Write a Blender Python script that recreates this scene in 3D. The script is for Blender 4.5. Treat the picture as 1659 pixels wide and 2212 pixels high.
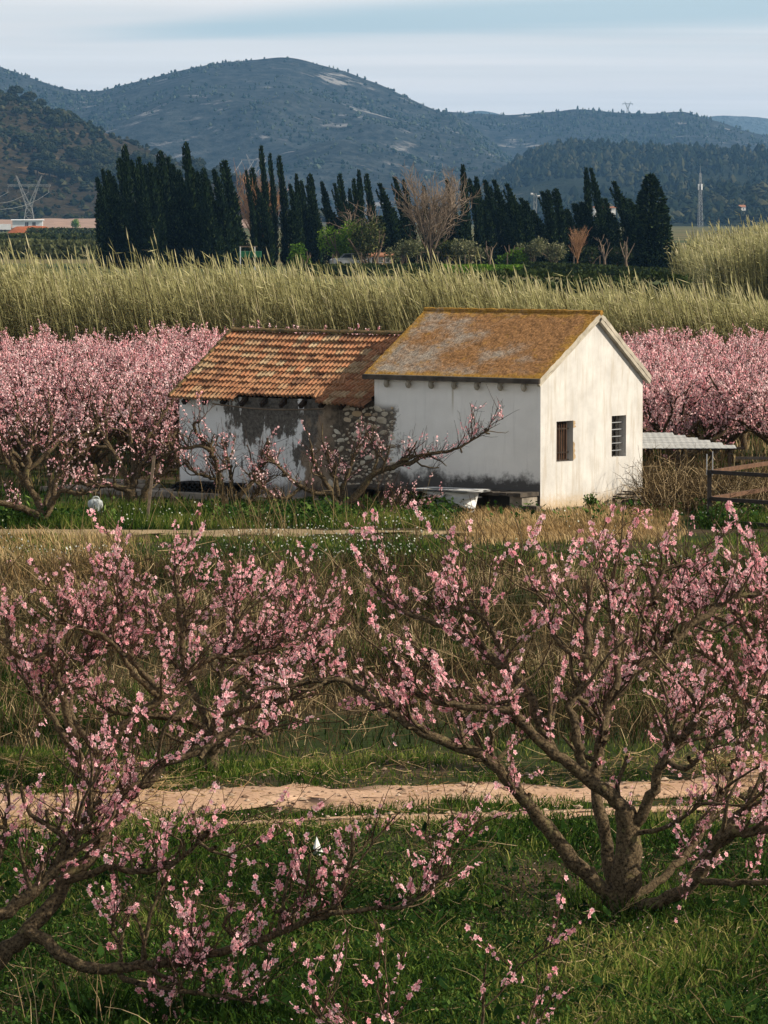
import bpy, math, random
import numpy as np
from mathutils import Vector, Matrix

D = bpy.data
SC = bpy.context.scene
for _o in list(D.objects):
    D.objects.remove(_o)
rng = np.random.default_rng(11)
random.seed(11)
R = math.radians
PI = math.pi

# ------------------------------------------------------------------ camera
H = 5.55                       # eye height above the plain (the photograph was taken from an embankment)
F = 9000.0                     # focal length in units of a picture 1659 wide
CX, CY = 829.5, 1106.0
PITCH = math.atan(636 / 9000)
cam = D.objects.new('camera', D.cameras.new('camera'))
SC.collection.objects.link(cam)
cam.location = (0, 0, H)
cam.rotation_euler = (PI / 2 - PITCH, 0, 0)
cam.data.sensor_fit = 'HORIZONTAL'
cam.data.sensor_width = 36.0
cam.data.lens = 36.0 * F / 1659.0
cam.data.clip_start = 0.5
cam.data.clip_end = 60000
SC.camera = cam

# ------------------------------------------------------------------ world, sun, exposure
SUN_EL, SUN_AZ = R(33), R(99)          # azimuth clockwise from the view direction: from the right
world = D.worlds.new('World')
SC.world = world
world.use_nodes = True
SKY_STRENGTH = 0.1

sun = D.objects.new('sun', D.lights.new('sun', 'SUN'))
SC.collection.objects.link(sun)
sun.data.energy = 4.5
sun.data.angle = R(0.5)
sun.data.color = (1.0, 0.89, 0.73)
sdir = Vector((math.sin(SUN_AZ) * math.cos(SUN_EL), math.cos(SUN_AZ) * math.cos(SUN_EL), math.sin(SUN_EL)))
sun.rotation_euler = sdir.to_track_quat('Z', 'Y').to_euler()
sun.location = (30, 10, 40)

SC.view_settings.view_transform = 'Standard'
SC.view_settings.look = 'None'
SC.view_settings.exposure = 0.56
SC.view_settings.gamma = 1.0
SC.view_settings.use_curve_mapping = False
SC.render.engine = 'CYCLES'
SC.cycles.max_bounces = 5
SC.cycles.diffuse_bounces = 3
SC.cycles.glossy_bounces = 2
SC.cycles.transmission_bounces = 3
SC.cycles.volume_bounces = 0
SC.cycles.transparent_max_bounces = 4
SC.cycles.use_denoising = True
SC.cycles.caustics_reflective = False
SC.cycles.caustics_refractive = False
SC.render.filter_size = 1.0

# ------------------------------------------------------------------ node helpers
def nd(nt, t, ins=None, **props):
    n = nt.nodes.new('ShaderNode' + t)
    for k, v in props.items():
        setattr(n, k, v)
    for k, v in (ins or {}).items():
        s = n.inputs[k]
        if isinstance(v, bpy.types.NodeSocket):
            nt.links.new(v, s)
        else:
            s.default_value = v
    return n

def mth(nt, op, a, b=0.0, c=None, clamp=False):
    ins = {0: a, 1: b}
    if c is not None:
        ins[2] = c
    return nd(nt, 'Math', ins, operation=op, use_clamp=clamp).outputs[0]

def c4(c):
    return c if isinstance(c, bpy.types.NodeSocket) else (c[0], c[1], c[2], 1.0)

def mix(nt, f, a, b, blend='MIX'):
    n = nt.nodes.new('ShaderNodeMix')
    n.data_type = 'RGBA'
    n.blend_type = blend
    for i, v in ((0, f), (6, c4(a)), (7, c4(b))):
        if isinstance(v, bpy.types.NodeSocket):
            nt.links.new(v, n.inputs[i])
        else:
            n.inputs[i].default_value = v
    return n.outputs[2]

def ramp(nt, f, stops, interp='LINEAR'):
    n = nt.nodes.new('ShaderNodeValToRGB')
    e = n.color_ramp.elements
    n.color_ramp.interpolation = interp
    while len(e) < len(stops):
        e.new(0.5)
    for i, (p, c) in enumerate(stops):
        e[i].position = p
        e[i].color = (c, c, c, 1) if isinstance(c, (int, float)) else (c[0], c[1], c[2], 1)
    nt.links.new(f, n.inputs[0])
    return n.outputs[0]

def noise(nt, vec, scale, detail=5, rough=0.6, lac=2.0, dist=0.0):
    n = nd(nt, 'TexNoise', {'Scale': scale, 'Detail': detail, 'Roughness': rough, 'Lacunarity': lac, 'Distortion': dist})
    if vec is not None:
        nt.links.new(vec, n.inputs['Vector'])
    return n.outputs[0]

def smooth(nt, v, lo, hi):
    return nd(nt, 'MapRange', {0: v, 1: lo, 2: hi, 3: 0.0, 4: 1.0}, interpolation_type='SMOOTHSTEP').outputs[0]

def scaled(nt, vec, s, loc=(0, 0, 0)):
    return nd(nt, 'Mapping', {'Vector': vec, 'Scale': s, 'Location': loc}).outputs[0]

def new_mat(name):
    m = D.materials.new(name)
    m.use_nodes = True
    m.node_tree.nodes.clear()
    return m, m.node_tree

def finish(nt, shader, disp=None):
    o = nt.nodes.new('ShaderNodeOutputMaterial')
    nt.links.new(shader, o.inputs[0])

def bump(nt, h, strength=0.5, dist=0.02):
    return nd(nt, 'Bump', {'Height': h, 'Strength': strength, 'Distance': dist}).outputs[0]

def princ(nt, col, rough=0.9, nrm=None, spec=0.2, metal=0.0):
    ins = {'Base Color': c4(col), 'Roughness': rough, 'Specular IOR Level': spec, 'Metallic': metal}
    if nrm is not None:
        ins['Normal'] = nrm
    return nd(nt, 'BsdfPrincipled', ins).outputs[0]

def tint_attr(nt):
    return nd(nt, 'Attribute', attribute_name='tint').outputs['Fac']

def leafy_mat(name, stops, trans=0.35, vary=0.0, vscale=0.3):
    """leaves, petals, blades: colour by the piece's own tint, a share of light passing through"""
    m, nt = new_mat(name)
    t = tint_attr(nt)
    if vary:
        p = nd(nt, 'NewGeometry').outputs['Position']
        nz = noise(nt, p, vscale, 3)
        t = mth(nt, 'ADD', t, mth(nt, 'MULTIPLY', mth(nt, 'SUBTRACT', nz, 0.5), vary))
    c = ramp(nt, t, stops)
    d = nd(nt, 'BsdfDiffuse', {'Color': c}).outputs[0]
    tr = nd(nt, 'BsdfTranslucent', {'Color': c}).outputs[0]
    s = nd(nt, 'MixShader', {0: trans, 1: d, 2: tr}).outputs[0]
    finish(nt, s)
    return m

def simple_mat(name, col, rough=0.85, var=0.25, scale=6.0, bstr=0.4, bdist=0.01, metal=0.0, spec=0.2, bscale=None, col2=None):
    m, nt = new_mat(name)
    p = nd(nt, 'TexCoord').outputs['Object']
    n1 = noise(nt, p, scale, 6)
    dark = tuple(x * (1 - var) for x in col) if col2 is None else col2
    c = mix(nt, ramp(nt, n1, [(0.3, 0.0), (0.7, 1.0)]), dark, tuple(min(1, x * (1 + var * 0.5)) for x in col))
    nb = noise(nt, p, bscale or scale * 5, 5)
    finish(nt, princ(nt, c, rough, bump(nt, nb, bstr, bdist), spec, metal))
    return m

# ------------------------------------------------------------------ sky
def build_sky():
    nt = world.node_tree
    nt.nodes.clear()
    sky = nd(nt, 'TexSky', sky_type='NISHITA', sun_disc=False, sun_elevation=SUN_EL, sun_rotation=SUN_AZ, altitude=50, air_density=1.0, dust_density=1.5)
    g = nd(nt, 'TexCoord').outputs['Generated']
    s = nd(nt, 'SeparateXYZ', {0: g})
    x, y, z = s.outputs
    zz = mth(nt, 'ADD', mth(nt, 'MAXIMUM', z, 0.0), 0.02)
    px = mth(nt, 'DIVIDE', x, zz)
    py = mth(nt, 'DIVIDE', y, zz)
    p = nd(nt, 'CombineXYZ', {0: mth(nt, 'MULTIPLY', px, 0.45), 1: py, 2: 0.0}).outputs[0]
    n1 = noise(nt, p, 0.55, 6, 0.55, dist=0.4)
    n2 = noise(nt, scaled(nt, p, (1, 1, 1), (7.3, 2.1, 0)), 0.22, 4, 0.5)
    # the long blue gap between the sheets of cloud, a strip of the cloud layer
    wob = mth(nt, 'MULTIPLY', mth(nt, 'SUBTRACT', n1, 0.5), 1.5)
    cen = mth(nt, 'ADD', mth(nt, 'MULTIPLY', px, -0.5), 15.0)
    dist = mth(nt, 'ABSOLUTE', mth(nt, 'ADD', mth(nt, 'SUBTRACT', py, cen), wob))
    wid = mth(nt, 'MAXIMUM', mth(nt, 'ADD', mth(nt, 'MULTIPLY', px, 0.3), 1.05), 0.05)
    gap = mth(nt, 'SUBTRACT', 1.0, smooth(nt, mth(nt, 'DIVIDE', dist, wid), 0.25, 1.35))
    gap = mth(nt, 'MULTIPLY', gap, smooth(nt, px, -1.5, -0.5))
    gap = mth(nt, 'MULTIPLY', gap, 0.8)
    # overhead, out of view, a dimmer grey veil added to set the fill light
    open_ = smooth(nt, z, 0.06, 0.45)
    thin = mth(nt, 'MULTIPLY', smooth(nt, mth(nt, 'ADD', n2, mth(nt, 'MULTIPLY', open_, 0.16)), 0.5, 0.72), mth(nt, 'ADD', 0.5, mth(nt, 'MULTIPLY', open_, 0.5)))
    clear = mth(nt, 'MAXIMUM', gap, thin)
    cloud = mix(nt, smooth(nt, n1, 0.3, 0.75), (6.2, 6.05, 5.8), (7.3, 6.95, 6.6))
    blue = mix(nt, 0.22, mix(nt, open_, (3.3, 4.7, 5.3), (2.7, 2.75, 2.8)), sky.outputs[0])  # blue low down in the gap, the added grey veil overhead
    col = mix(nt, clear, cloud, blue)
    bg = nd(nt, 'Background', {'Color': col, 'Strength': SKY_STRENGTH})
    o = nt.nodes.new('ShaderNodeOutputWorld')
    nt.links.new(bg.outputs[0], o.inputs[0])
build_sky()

# ------------------------------------------------------------------ geometry helpers
def at(px, py, Y):
    """the point seen at (px, py) in the photograph at distance Y"""
    dx, dy = (px - CX) / F, -(py - CY) / F
    c, s = math.cos(PITCH), math.sin(PITCH)
    d = (dx, c + dy * s, -s + dy * c)
    t = Y / d[1]
    return np.array([d[0] * t, Y, H + d[2] * t])

def gnd(px, py):
    dx, dy = (px - CX) / F, -(py - CY) / F
    c, s = math.cos(PITCH), math.sin(PITCH)
    d = (dx, c + dy * s, -s + dy * c)
    t = -H / d[2]
    return np.array([d[0] * t, d[1] * t, 0.0])

def vnoise(x, y, seed=0):
    x = np.asarray(x, float); y = np.asarray(y, float)
    xi = np.floor(x).astype(np.int64); yi = np.floor(y).astype(np.int64)
    fx = x - xi; fy = y - yi
    fx = fx * fx * (3 - 2 * fx); fy = fy * fy * (3 - 2 * fy)
    def h(a, b):
        n = (a * 374761393 + b * 668265263 + seed * 1442695041) & 0x7fffffff
        n = ((n ^ (n >> 13)) * 1274126177) & 0x7fffffff
        return ((n ^ (n >> 16)) & 0xffff) / 65535.0
    return (h(xi, yi) * (1 - fx) + h(xi + 1, yi) * fx) * (1 - fy) + (h(xi, yi + 1) * (1 - fx) + h(xi + 1, yi + 1) * fx) * fy

def fbm(x, y, seed=0, oct=4):
    a, s, f = 0.5, 0.0, 1.0
    for i in range(oct):
        s = s + a * vnoise(np.asarray(x) * f, np.asarray(y) * f, seed + i * 17)
        a *= 0.5; f *= 2.03
    return s

def hz(x, y):
    """height of the ground"""
    x = np.asarray(x, float); y = np.asarray(y, float)
    near = np.clip((76 - y) / 6, 0, 1)
    return near * ((fbm(x * 0.5, y * 0.5, 3, 3) - 0.45) * 0.22)

def nrmz(v):
    return v / np.maximum(np.linalg.norm(v, axis=-1, keepdims=True), 1e-9)

class Geo:
    def __init__(s):
        s.v, s.f, s.t, s.n = [], [], [], 0
    def add(s, v, f, tint=0.5, mat=0):
        v = np.asarray(v, float).reshape(-1, 3)
        f = np.asarray(f, np.int64)
        s.v.append(v)
        s.f.append((f + s.n, mat))
        s.t.append(np.broadcast_to(np.asarray(tint, float), (len(v),)).copy())
        s.n += len(v)
    def mesh(s, name, mats, smooth=False):
        me = D.meshes.new(name)
        if s.n:
            v = np.concatenate(s.v)
            me.vertices.add(len(v))
            me.vertices.foreach_set('co', v.ravel().astype(np.float32))
            li, ls, lt, mi = [], [], [], []
            off = 0
            for f, m in s.f:
                k = f.shape[1]
                li.append(f.ravel())
                ls.append(off + np.arange(len(f)) * k)
                mi.append(np.full(len(f), m))
                off += f.size
            li = np.concatenate(li)
            me.loops.add(len(li))
            me.loops.foreach_set('vertex_index', li.astype(np.int32))
            ls = np.concatenate(ls)
            me.polygons.add(len(ls))
            me.polygons.foreach_set('loop_start', ls.astype(np.int32))
            me.polygons.foreach_set('material_index', np.concatenate(mi).astype(np.int32))
            me.polygons.foreach_set('use_smooth', np.full(len(ls), smooth))
            a = me.attributes.new('tint', 'FLOAT', 'POINT')
            a.data.foreach_set('value', np.concatenate(s.t).astype(np.float32))
            me.update(calc_edges=True)
            me.validate()
        for m in (mats if isinstance(mats, (list, tuple)) else [mats]):
            me.materials.append(m)
        return me
    def build(s, name, mats, parent=None, smooth=False, **props):
        return link(name, s.mesh(name, mats, smooth), parent, **props)

def link(name, me, parent=None, **props):
    o = D.objects.new(name, me)
    SC.collection.objects.link(o)
    if parent is not None:
        o.parent = parent
    for k, v in props.items():
        o[k] = v
    return o

def empty(name, loc=(0, 0, 0), rz=0.0, **props):
    o = link(name, None, None, **props)
    o.location = loc
    o.rotation_euler = (0, 0, rz)
    o.empty_display_size = 0.2
    return o

def grid_faces(n, m, wrap=False):
    """faces of an n x m vertex grid (index i*m+j)"""
    i = np.arange(n - 1)[:, None]
    j = np.arange(m if wrap else m - 1)[None, :]
    j2 = (j + 1) % m
    return np.stack([i * m + j, i * m + j2, (i + 1) * m + j2, (i + 1) * m + j], -1).reshape(-1, 4)

def tubes(G, P, Rr, sides=5, tint=0.5, mat=0, cap=False, lump=0.0):
    """many tubes at once: P (m,n,3) centre lines, Rr (m,n) radii"""
    P = np.asarray(P, float); Rr = np.asarray(Rr, float)
    if P.ndim == 2:
        P = P[None]; Rr = Rr[None]
    m, n, _ = P.shape
    if m == 0:
        return
    T = np.empty_like(P)
    T[:, 1:-1] = P[:, 2:] - P[:, :-2]
    T[:, 0] = P[:, 1] - P[:, 0]
    T[:, -1] = P[:, -1] - P[:, -2]
    T = nrmz(T)
    mean = nrmz(P[:, -1] - P[:, 0])
    ref = np.where(np.abs(mean[:, 2:3]) < 0.8, np.array([[0, 0, 1.0]]), np.array([[1.0, 0, 0]]))[:, None, :]
    A = nrmz(np.cross(np.broadcast_to(ref, T.shape), T))
    B = np.cross(T, A)
    ang = np.arange(sides) * 2 * PI / sides
    rr = Rr[:, :, None, None]
    if lump:
        rr = rr * (1 + lump * (rng.random((m, n, sides, 1)) - 0.5) * 2)
    V = P[:, :, None, :] + rr * (np.cos(ang)[:, None] * A[:, :, None, :] + np.sin(ang)[:, None] * B[:, :, None, :])
    f = grid_faces(n, sides, True)
    Fc = (np.arange(m)[:, None, None] * (n * sides) + f[None]).reshape(-1, 4)
    t = np.asarray(tint, float)
    if t.ndim == 1 and len(t) == m:
        t = np.repeat(t, n * sides)
    G.add(V, Fc, t, mat)
    if cap:
        for e in (0, n - 1):
            idx = np.arange(m)[:, None] * sides + np.arange(sides)[None]
            G.add(V[:, e].reshape(-1, 3), idx, tint if np.ndim(tint) == 0 else 0.5, mat)

def box(G, c, half, ex=(1, 0, 0), ey=(0, 1, 0), ez=(0, 0, 1), tint=0.5, mat=0, taper=1.0):
    c = np.asarray(c, float); ex, ey, ez = (np.asarray(e, float) for e in (ex, ey, ez))
    v = []
    for k in (-1, 1):
        tp = taper if k > 0 else 1.0
        for a, b in ((-1, -1), (1, -1), (1, 1), (-1, 1)):
            v.append(c + ex * half[0] * a * tp + ey * half[1] * b * tp + ez * half[2] * k)
    f = [(0, 3, 2, 1), (4, 5, 6, 7), (0, 1, 5, 4), (1, 2, 6, 5), (2, 3, 7, 6), (3, 0, 4, 7)]
    G.add(v, f, tint, mat)

def box2(G, lo, hi, tint=0.5, mat=0):
    lo = np.asarray(lo, float); hi = np.asarray(hi, float)
    box(G, (lo + hi) / 2, (hi - lo) / 2, tint=tint, mat=mat)

def beam(G, a, b, w, h, tint=0.5, mat=0):
    """a squared bar from a to b"""
    a = np.asarray(a, float); b = np.asarray(b, float)
    ez = nrmz(b - a)
    ref = np.array([0, 0, 1.0]) if abs(ez[2]) < 0.9 else np.array([1.0, 0, 0])
    ex = nrmz(np.cross(ref, ez)); ey = np.cross(ez, ex)
    box(G, (a + b) / 2, (w / 2, h / 2, np.linalg.norm(b - a) / 2), ex, ey, ez, tint, mat)

def diamonds(G, C, L, S, tint=0.5, mat=0, fold=0.0):
    """leaf-shaped quads: C base points, L (to the tip), S (half-width vector)"""
    n = len(C)
    V = np.stack([C, C + L * 0.5 + S, C + L, C + L * 0.5 - S], 1)
    Fc = np.arange(n * 4).reshape(n, 4)
    t = np.repeat(np.broadcast_to(tint, (n,)), 4)
    G.add(V, Fc, t, mat)

def rand_dirs(n):
    return nrmz(rng.normal(size=(n, 3)))

def blades(G, base, h, lean, w, tint, mat=0, simple=False):
    """grass blades bent over by lean (N,3): five vertices each"""
    n = len(base)
    a = rng.random(n) * 2 * PI
    side = np.stack([np.cos(a), np.sin(a), np.zeros(n)], 1) * (w / 2)[:, None]
    up = np.array([0, 0, 1.0]) * h[:, None]
    if simple:
        V = np.stack([base - side, base + side, base + up * 0.95 + lean * 0.9], 1).reshape(-1, 3)
        G.add(V, np.arange(n * 3).reshape(n, 3), np.repeat(np.broadcast_to(tint, (n,)), 3), mat)
        return
    mid = base + up * 0.6 + lean * 0.35
    tip = base + up * 0.95 + lean
    V = np.stack([base - side, base + side, mid + side * 0.8, mid - side * 0.8, tip], 1).reshape(-1, 3)
    k = np.arange(n)[:, None] * 5
    t = np.repeat(np.broadcast_to(tint, (n,)), 5)
    n0 = G.n
    G.add(V, k + np.array([[0, 1, 2, 3]]), t, mat)
    G.f.append((k + np.array([[3, 2, 4]]) + n0, mat))

def flowers(G, pos, nrm, size, tint):
    """open five-petalled blossoms; the heart carries tint -1"""
    n = len(pos)
    ref = rand_dirs(n)
    t1 = nrmz(np.cross(nrm, ref)); t2 = np.cross(nrm, t1)
    V = [pos]
    sz = size[:, None]
    for k in range(5):
        a = k * 2 * PI / 5 + 0.2 * rng.random(n)
        d = np.cos(a)[:, None] * t1 + np.sin(a)[:, None] * t2
        s = -np.sin(a)[:, None] * t1 + np.cos(a)[:, None] * t2
        V += [pos + sz * (0.62 * d + 0.36 * s + 0.12 * nrm), pos + sz * (1.0 * d + 0.22 * nrm), pos + sz * (0.62 * d - 0.36 * s + 0.12 * nrm)]
    V = np.stack(V, 1)
    f = np.array([[0, 1 + 3 * k, 2 + 3 * k, 3 + 3 * k] for k in range(5)])
    Fc = (np.arange(n)[:, None, None] * 16 + f[None]).reshape(-1, 4)
    t = np.repeat(np.asarray(tint)[:, None], 16, 1)
    t[:, 0] = -0.35
    G.add(V, Fc, t.ravel())

def catmull(pts, step):
    p = np.asarray(pts, float)
    p = np.concatenate([[2 * p[0] - p[1]], p, [2 * p[-1] - p[-2]]])
    out = []
    for i in range(1, len(p) - 2):
        n = max(2, int(np.linalg.norm(p[i + 1] - p[i]) / step))
        t = (np.arange(n) / n)[:, None]
        a, b, c, d = p[i - 1], p[i], p[i + 1], p[i + 2]
        out.append(0.5 * ((2 * b) + (-a + c) * t + (2 * a - 5 * b + 4 * c - d) * t ** 2 + (-a + 3 * b - 3 * c + d) * t ** 3))
    out.append(p[-2][None])
    return np.concatenate(out)

def grow(start, dirs, lens, n, curl=0.25, up=0.1):
    """centre lines that wander: (m,n,3)"""
    m = len(start)
    P = np.empty((m, n, 3))
    P[:, 0] = start
    d = nrmz(dirs)
    for i in range(1, n):
        d = nrmz(d + rng.normal(size=(m, 3)) * curl + np.array([0, 0, up]))
        P[:, i] = P[:, i - 1] + d * (lens / (n - 1))[:, None]
    return P

def along(P, idx, t):
    """point and direction on curve idx at parameter t"""
    n = P.shape[1]
    f = t * (n - 1)
    i = np.minimum(f.astype(int), n - 2)
    w = (f - i)[:, None]
    a, b = P[idx, i], P[idx, i + 1]
    return a * (1 - w) + b * w, nrmz(b - a)

ORD = ('first second third fourth fifth sixth seventh eighth ninth tenth eleventh twelfth thirteenth fourteenth fifteenth sixteenth '
       'seventeenth eighteenth nineteenth twentieth').split()
def ordinal(i):
    if i < 20:
        return ORD[i]
    n = i + 1
    if n > 99:
        return 'hundredth' if n == 100 else 'hundred-and-' + ordinal(n - 101)
    T = ['twent', 'thirt', 'fort', 'fift', 'sixt', 'sevent', 'eight', 'ninet'][min(n, 99) // 10 - 2]
    return T + 'y-' + ORD[n % 10 - 1] if n % 10 else T + 'ieth'

# ------------------------------------------------------------------ materials
def bark_mat():
    m, nt = new_mat('bark')
    p = nd(nt, 'TexCoord').outputs['Object']
    n1 = noise(nt, p, 9, 6, 0.65)
    n2 = noise(nt, scaled(nt, p, (1, 1, 1)), 45, 4, 0.7)
    c = mix(nt, ramp(nt, n2, [(0.35, 0.0), (0.7, 1.0)]), (0.014, 0.010, 0.006), (0.185, 0.135, 0.078))
    lich = smooth(nt, n1, 0.56, 0.68)
    c = mix(nt, mth(nt, 'MULTIPLY', lich, 0.6), c, (0.19, 0.165, 0.07))
    finish(nt, princ(nt, c, 0.95, bump(nt, n2, 0.9, 0.012), 0.1))
    return m
MB = bark_mat()
MTWIG = leafy_mat('twig_bark', [(0.0, (0.015, 0.009, 0.007)), (0.6, (0.05, 0.028, 0.02)), (1.0, (0.14, 0.09, 0.055))], 0.0)
def blossom_mat():
    m, nt = new_mat('blossom')
    t = nd(nt, 'MapRange', {0: tint_attr(nt), 1: -1.0, 2: 1.0, 3: 0.0, 4: 1.0}).outputs[0]
    c = ramp(nt, t, [(0.0, (0.42, 0.03, 0.08)), (0.3, (0.74, 0.17, 0.24)), (0.5, (0.88, 0.37, 0.42)), (0.75, (0.95, 0.57, 0.59)), (1.0, (0.96, 0.79, 0.78))])
    d = nd(nt, 'BsdfDiffuse', {'Color': c}).outputs[0]
    tr = nd(nt, 'BsdfTranslucent', {'Color': c}).outputs[0]
    finish(nt, nd(nt, 'MixShader', {0: 0.4, 1: d, 2: tr}).outputs[0])
    return m
MBL = blossom_mat()
MGRASS = leafy_mat('grass', [(0.0, (0.008, 0.017, 0.005)), (0.42, (0.028, 0.064, 0.011)), (0.7, (0.10, 0.16, 0.025)), (1.0, (0.34, 0.31, 0.10))], 0.35, 0.9, 0.5)
MWEED = leafy_mat('weed_leaf', [(0.0, (0.008, 0.022, 0.008)), (0.6, (0.035, 0.08, 0.016)), (1.0, (0.14, 0.21, 0.05))], 0.3, 0.4, 0.6)
MDRY = leafy_mat('dry_stem', [(0.0, (0.02, 0.014, 0.008)), (0.55, (0.10, 0.07, 0.036)), (0.82, (0.32, 0.23, 0.12)), (1.0, (0.55, 0.42, 0.25))], 0.15, 0.35, 0.25)
MSTRAW = leafy_mat('straw', [(0.0, (0.22, 0.14, 0.06)), (0.6, (0.42, 0.29, 0.14)), (1.0, (0.55, 0.42, 0.24))], 0.2, 0.3, 0.4)
MREED = leafy_mat('reed', [(0.0, (0.08, 0.065, 0.03)), (0.3, (0.21, 0.20, 0.085)), (0.65, (0.44, 0.42, 0.20)), (1.0, (0.64, 0.57, 0.36))], 0.35, 0.4, 0.12)
MWHITEFL = leafy_mat('white_petal', [(0.0, (0.6, 0.62, 0.5)), (1.0, (0.8, 0.8, 0.75))], 0.3)
MCYP = leafy_mat('cypress_leaf', [(0.0, (0.006, 0.012, 0.006)), (0.6, (0.017, 0.034, 0.013)), (1.0, (0.06, 0.085, 0.028))], 0.1)
MOLIVE = leafy_mat('olive_leaf', [(0.0, (0.04, 0.05, 0.02)), (0.6, (0.14, 0.15, 0.075)), (1.0, (0.29, 0.28, 0.17))], 0.25)
MLIME = leafy_mat('spring_leaf', [(0.0, (0.03, 0.07, 0.01)), (0.6, (0.10, 0.19, 0.02)), (1.0, (0.22, 0.32, 0.04))], 0.35)
MDARKLEAF = leafy_mat('dark_leaf', [(0.0, (0.012, 0.022, 0.008)), (0.6, (0.05, 0.066, 0.024)), (1.0, (0.15, 0.15, 0.055))], 0.2)
MPALETWIG = leafy_mat('pale_bark', [(0.0, (0.07, 0.05, 0.035)), (0.6, (0.2, 0.15, 0.11)), (1.0, (0.36, 0.29, 0.22))], 0.0)
MREDTWIG = leafy_mat('red_bark', [(0.0, (0.12, 0.065, 0.035)), (0.6, (0.28, 0.155, 0.085)), (1.0, (0.42, 0.26, 0.16))], 0.0)
MFARTREE = leafy_mat('far_pine', [(0.0, (0.012, 0.024, 0.018)), (0.5, (0.035, 0.055, 0.038)), (1.0, (0.10, 0.125, 0.085))], 0.1)
MSCRUB = leafy_mat('scrub', [(0.0, (0.009, 0.015, 0.009)), (0.5, (0.024, 0.032, 0.016)), (1.0, (0.065, 0.065, 0.034))], 0.1)
MSTEEL = simple_mat('galvanised_steel', (0.35, 0.36, 0.37), 0.5, 0.3, 3, 0.1, 0.003, 0.4)
MRUST = simple_mat('rusty_steel', (0.13, 0.07, 0.042), 0.85, 0.5, 9, 0.5, 0.004)
MDARKSTEEL = simple_mat('dark_steel', (0.035, 0.028, 0.024), 0.7, 0.4, 9, 0.3, 0.003)
MWOOD = simple_mat('weathered_wood', (0.16, 0.12, 0.085), 0.9, 0.5, 12, 0.6, 0.006)
MDARKWOOD = simple_mat('dark_wood', (0.04, 0.028, 0.02), 0.9, 0.5, 12, 0.6, 0.006)
MCONC = simple_mat('old_concrete', (0.27, 0.235, 0.19), 0.95, 0.5, 4, 0.7, 0.012)
MDARKCONC = simple_mat('mouldy_concrete', (0.09, 0.075, 0.06), 0.95, 0.6, 5, 0.7, 0.012)
MENAMEL = simple_mat('white_enamel', (0.72, 0.72, 0.70), 0.35, 0.15, 3, 0.05, 0.002, spec=0.5)
MPLASTIC = simple_mat('white_plastic', (0.42, 0.45, 0.45), 0.5, 0.2, 8, 0.1, 0.002)
MBLACK = simple_mat('black_rubber', (0.012, 0.011, 0.010), 0.7, 0.3, 8, 0.4, 0.01)
# ------------------------------------------------------------------ the ground
def ground_mat():
    m, nt = new_mat('soil')
    p = nd(nt, 'NewGeometry').outputs['Position']
    s = nd(nt, 'SeparateXYZ', {0: p})
    y = s.outputs[1]
    n1 = noise(nt, p, 0.35, 5)
    n2 = noise(nt, p, 7, 6, 0.7)
    soil = mix(nt, ramp(nt, n2, [(0.3, 0), (0.7, 1)]), (0.03, 0.02, 0.013), (0.10, 0.07, 0.043))
    green = mix(nt, ramp(nt, n2, [(0.3, 0), (0.7, 1)]), (0.010, 0.017, 0.005), (0.04, 0.055, 0.016))
    c = mix(nt, smooth(nt, n1, 0.36, 0.56), soil, green)
    nf = noise(nt, scaled(nt, p, (0.004, 0.012, 0)), 1.0, 4)
    far = mix(nt, smooth(nt, nf, 0.4, 0.6), (0.05, 0.07, 0.025), (0.13, 0.11, 0.055))
    c = mix(nt, smooth(nt, y, 150, 300), c, far)
    finish(nt, princ(nt, c, 1.0, bump(nt, n2, 0.8, 0.04), 0.05))
    return m
MSOIL = ground_mat()

def build_ground():
    ys = np.concatenate([np.arange(6, 84, 0.4), np.geomspace(84, 13400, 90)])
    us = np.linspace(-1, 1, 61)
    V = []
    for y in ys:
        hw = 6 + 0.24 * y
        x = us * hw
        V.append(np.stack([x, np.full_like(x, y), hz(x, np.full_like(x, y))], 1))
    G = Geo()
    G.add(np.concatenate(V), grid_faces(len(ys), len(us))[:, ::-1])
    G.build('ground', MSOIL, smooth=True, kind='structure', label='grassy orchard soil of the plain running out to the hills')
build_ground()

def strip(name, pts, widths, mat, lift, step=0.25, rag=0.12, **props):
    """a ragged-edged sheet laid on the ground along a line"""
    c = catmull([(a, b, 0) for a, b in pts], step)
    n = len(c)
    w = np.interp(np.linspace(0, 1, n), np.linspace(0, 1, len(widths)), widths)
    t = np.gradient(c, axis=0); t = nrmz(t)
    s = np.stack([-t[:, 1], t[:, 0], t[:, 2]], 1)
    V = []
    for k in np.linspace(-1, 1, 7):
        j = (fbm(np.arange(n) * 0.55, np.full(n, k * 9), 5, 3) - 0.45) * 2 * rag * abs(k)
        q = c + s * (k * w / 2 + np.sign(k) * j)[:, None]
        q[:, 2] = hz(q[:, 0], q[:, 1]) + lift - (0.03 if abs(k) > 0.99 else 0.0)
        V.append(q)
    G = Geo()
    G.add(np.stack(V, 1), grid_faces(n, 7)[:, ::-1])
    return G.build(name, mat, smooth=True, kind='structure', **props)

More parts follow.
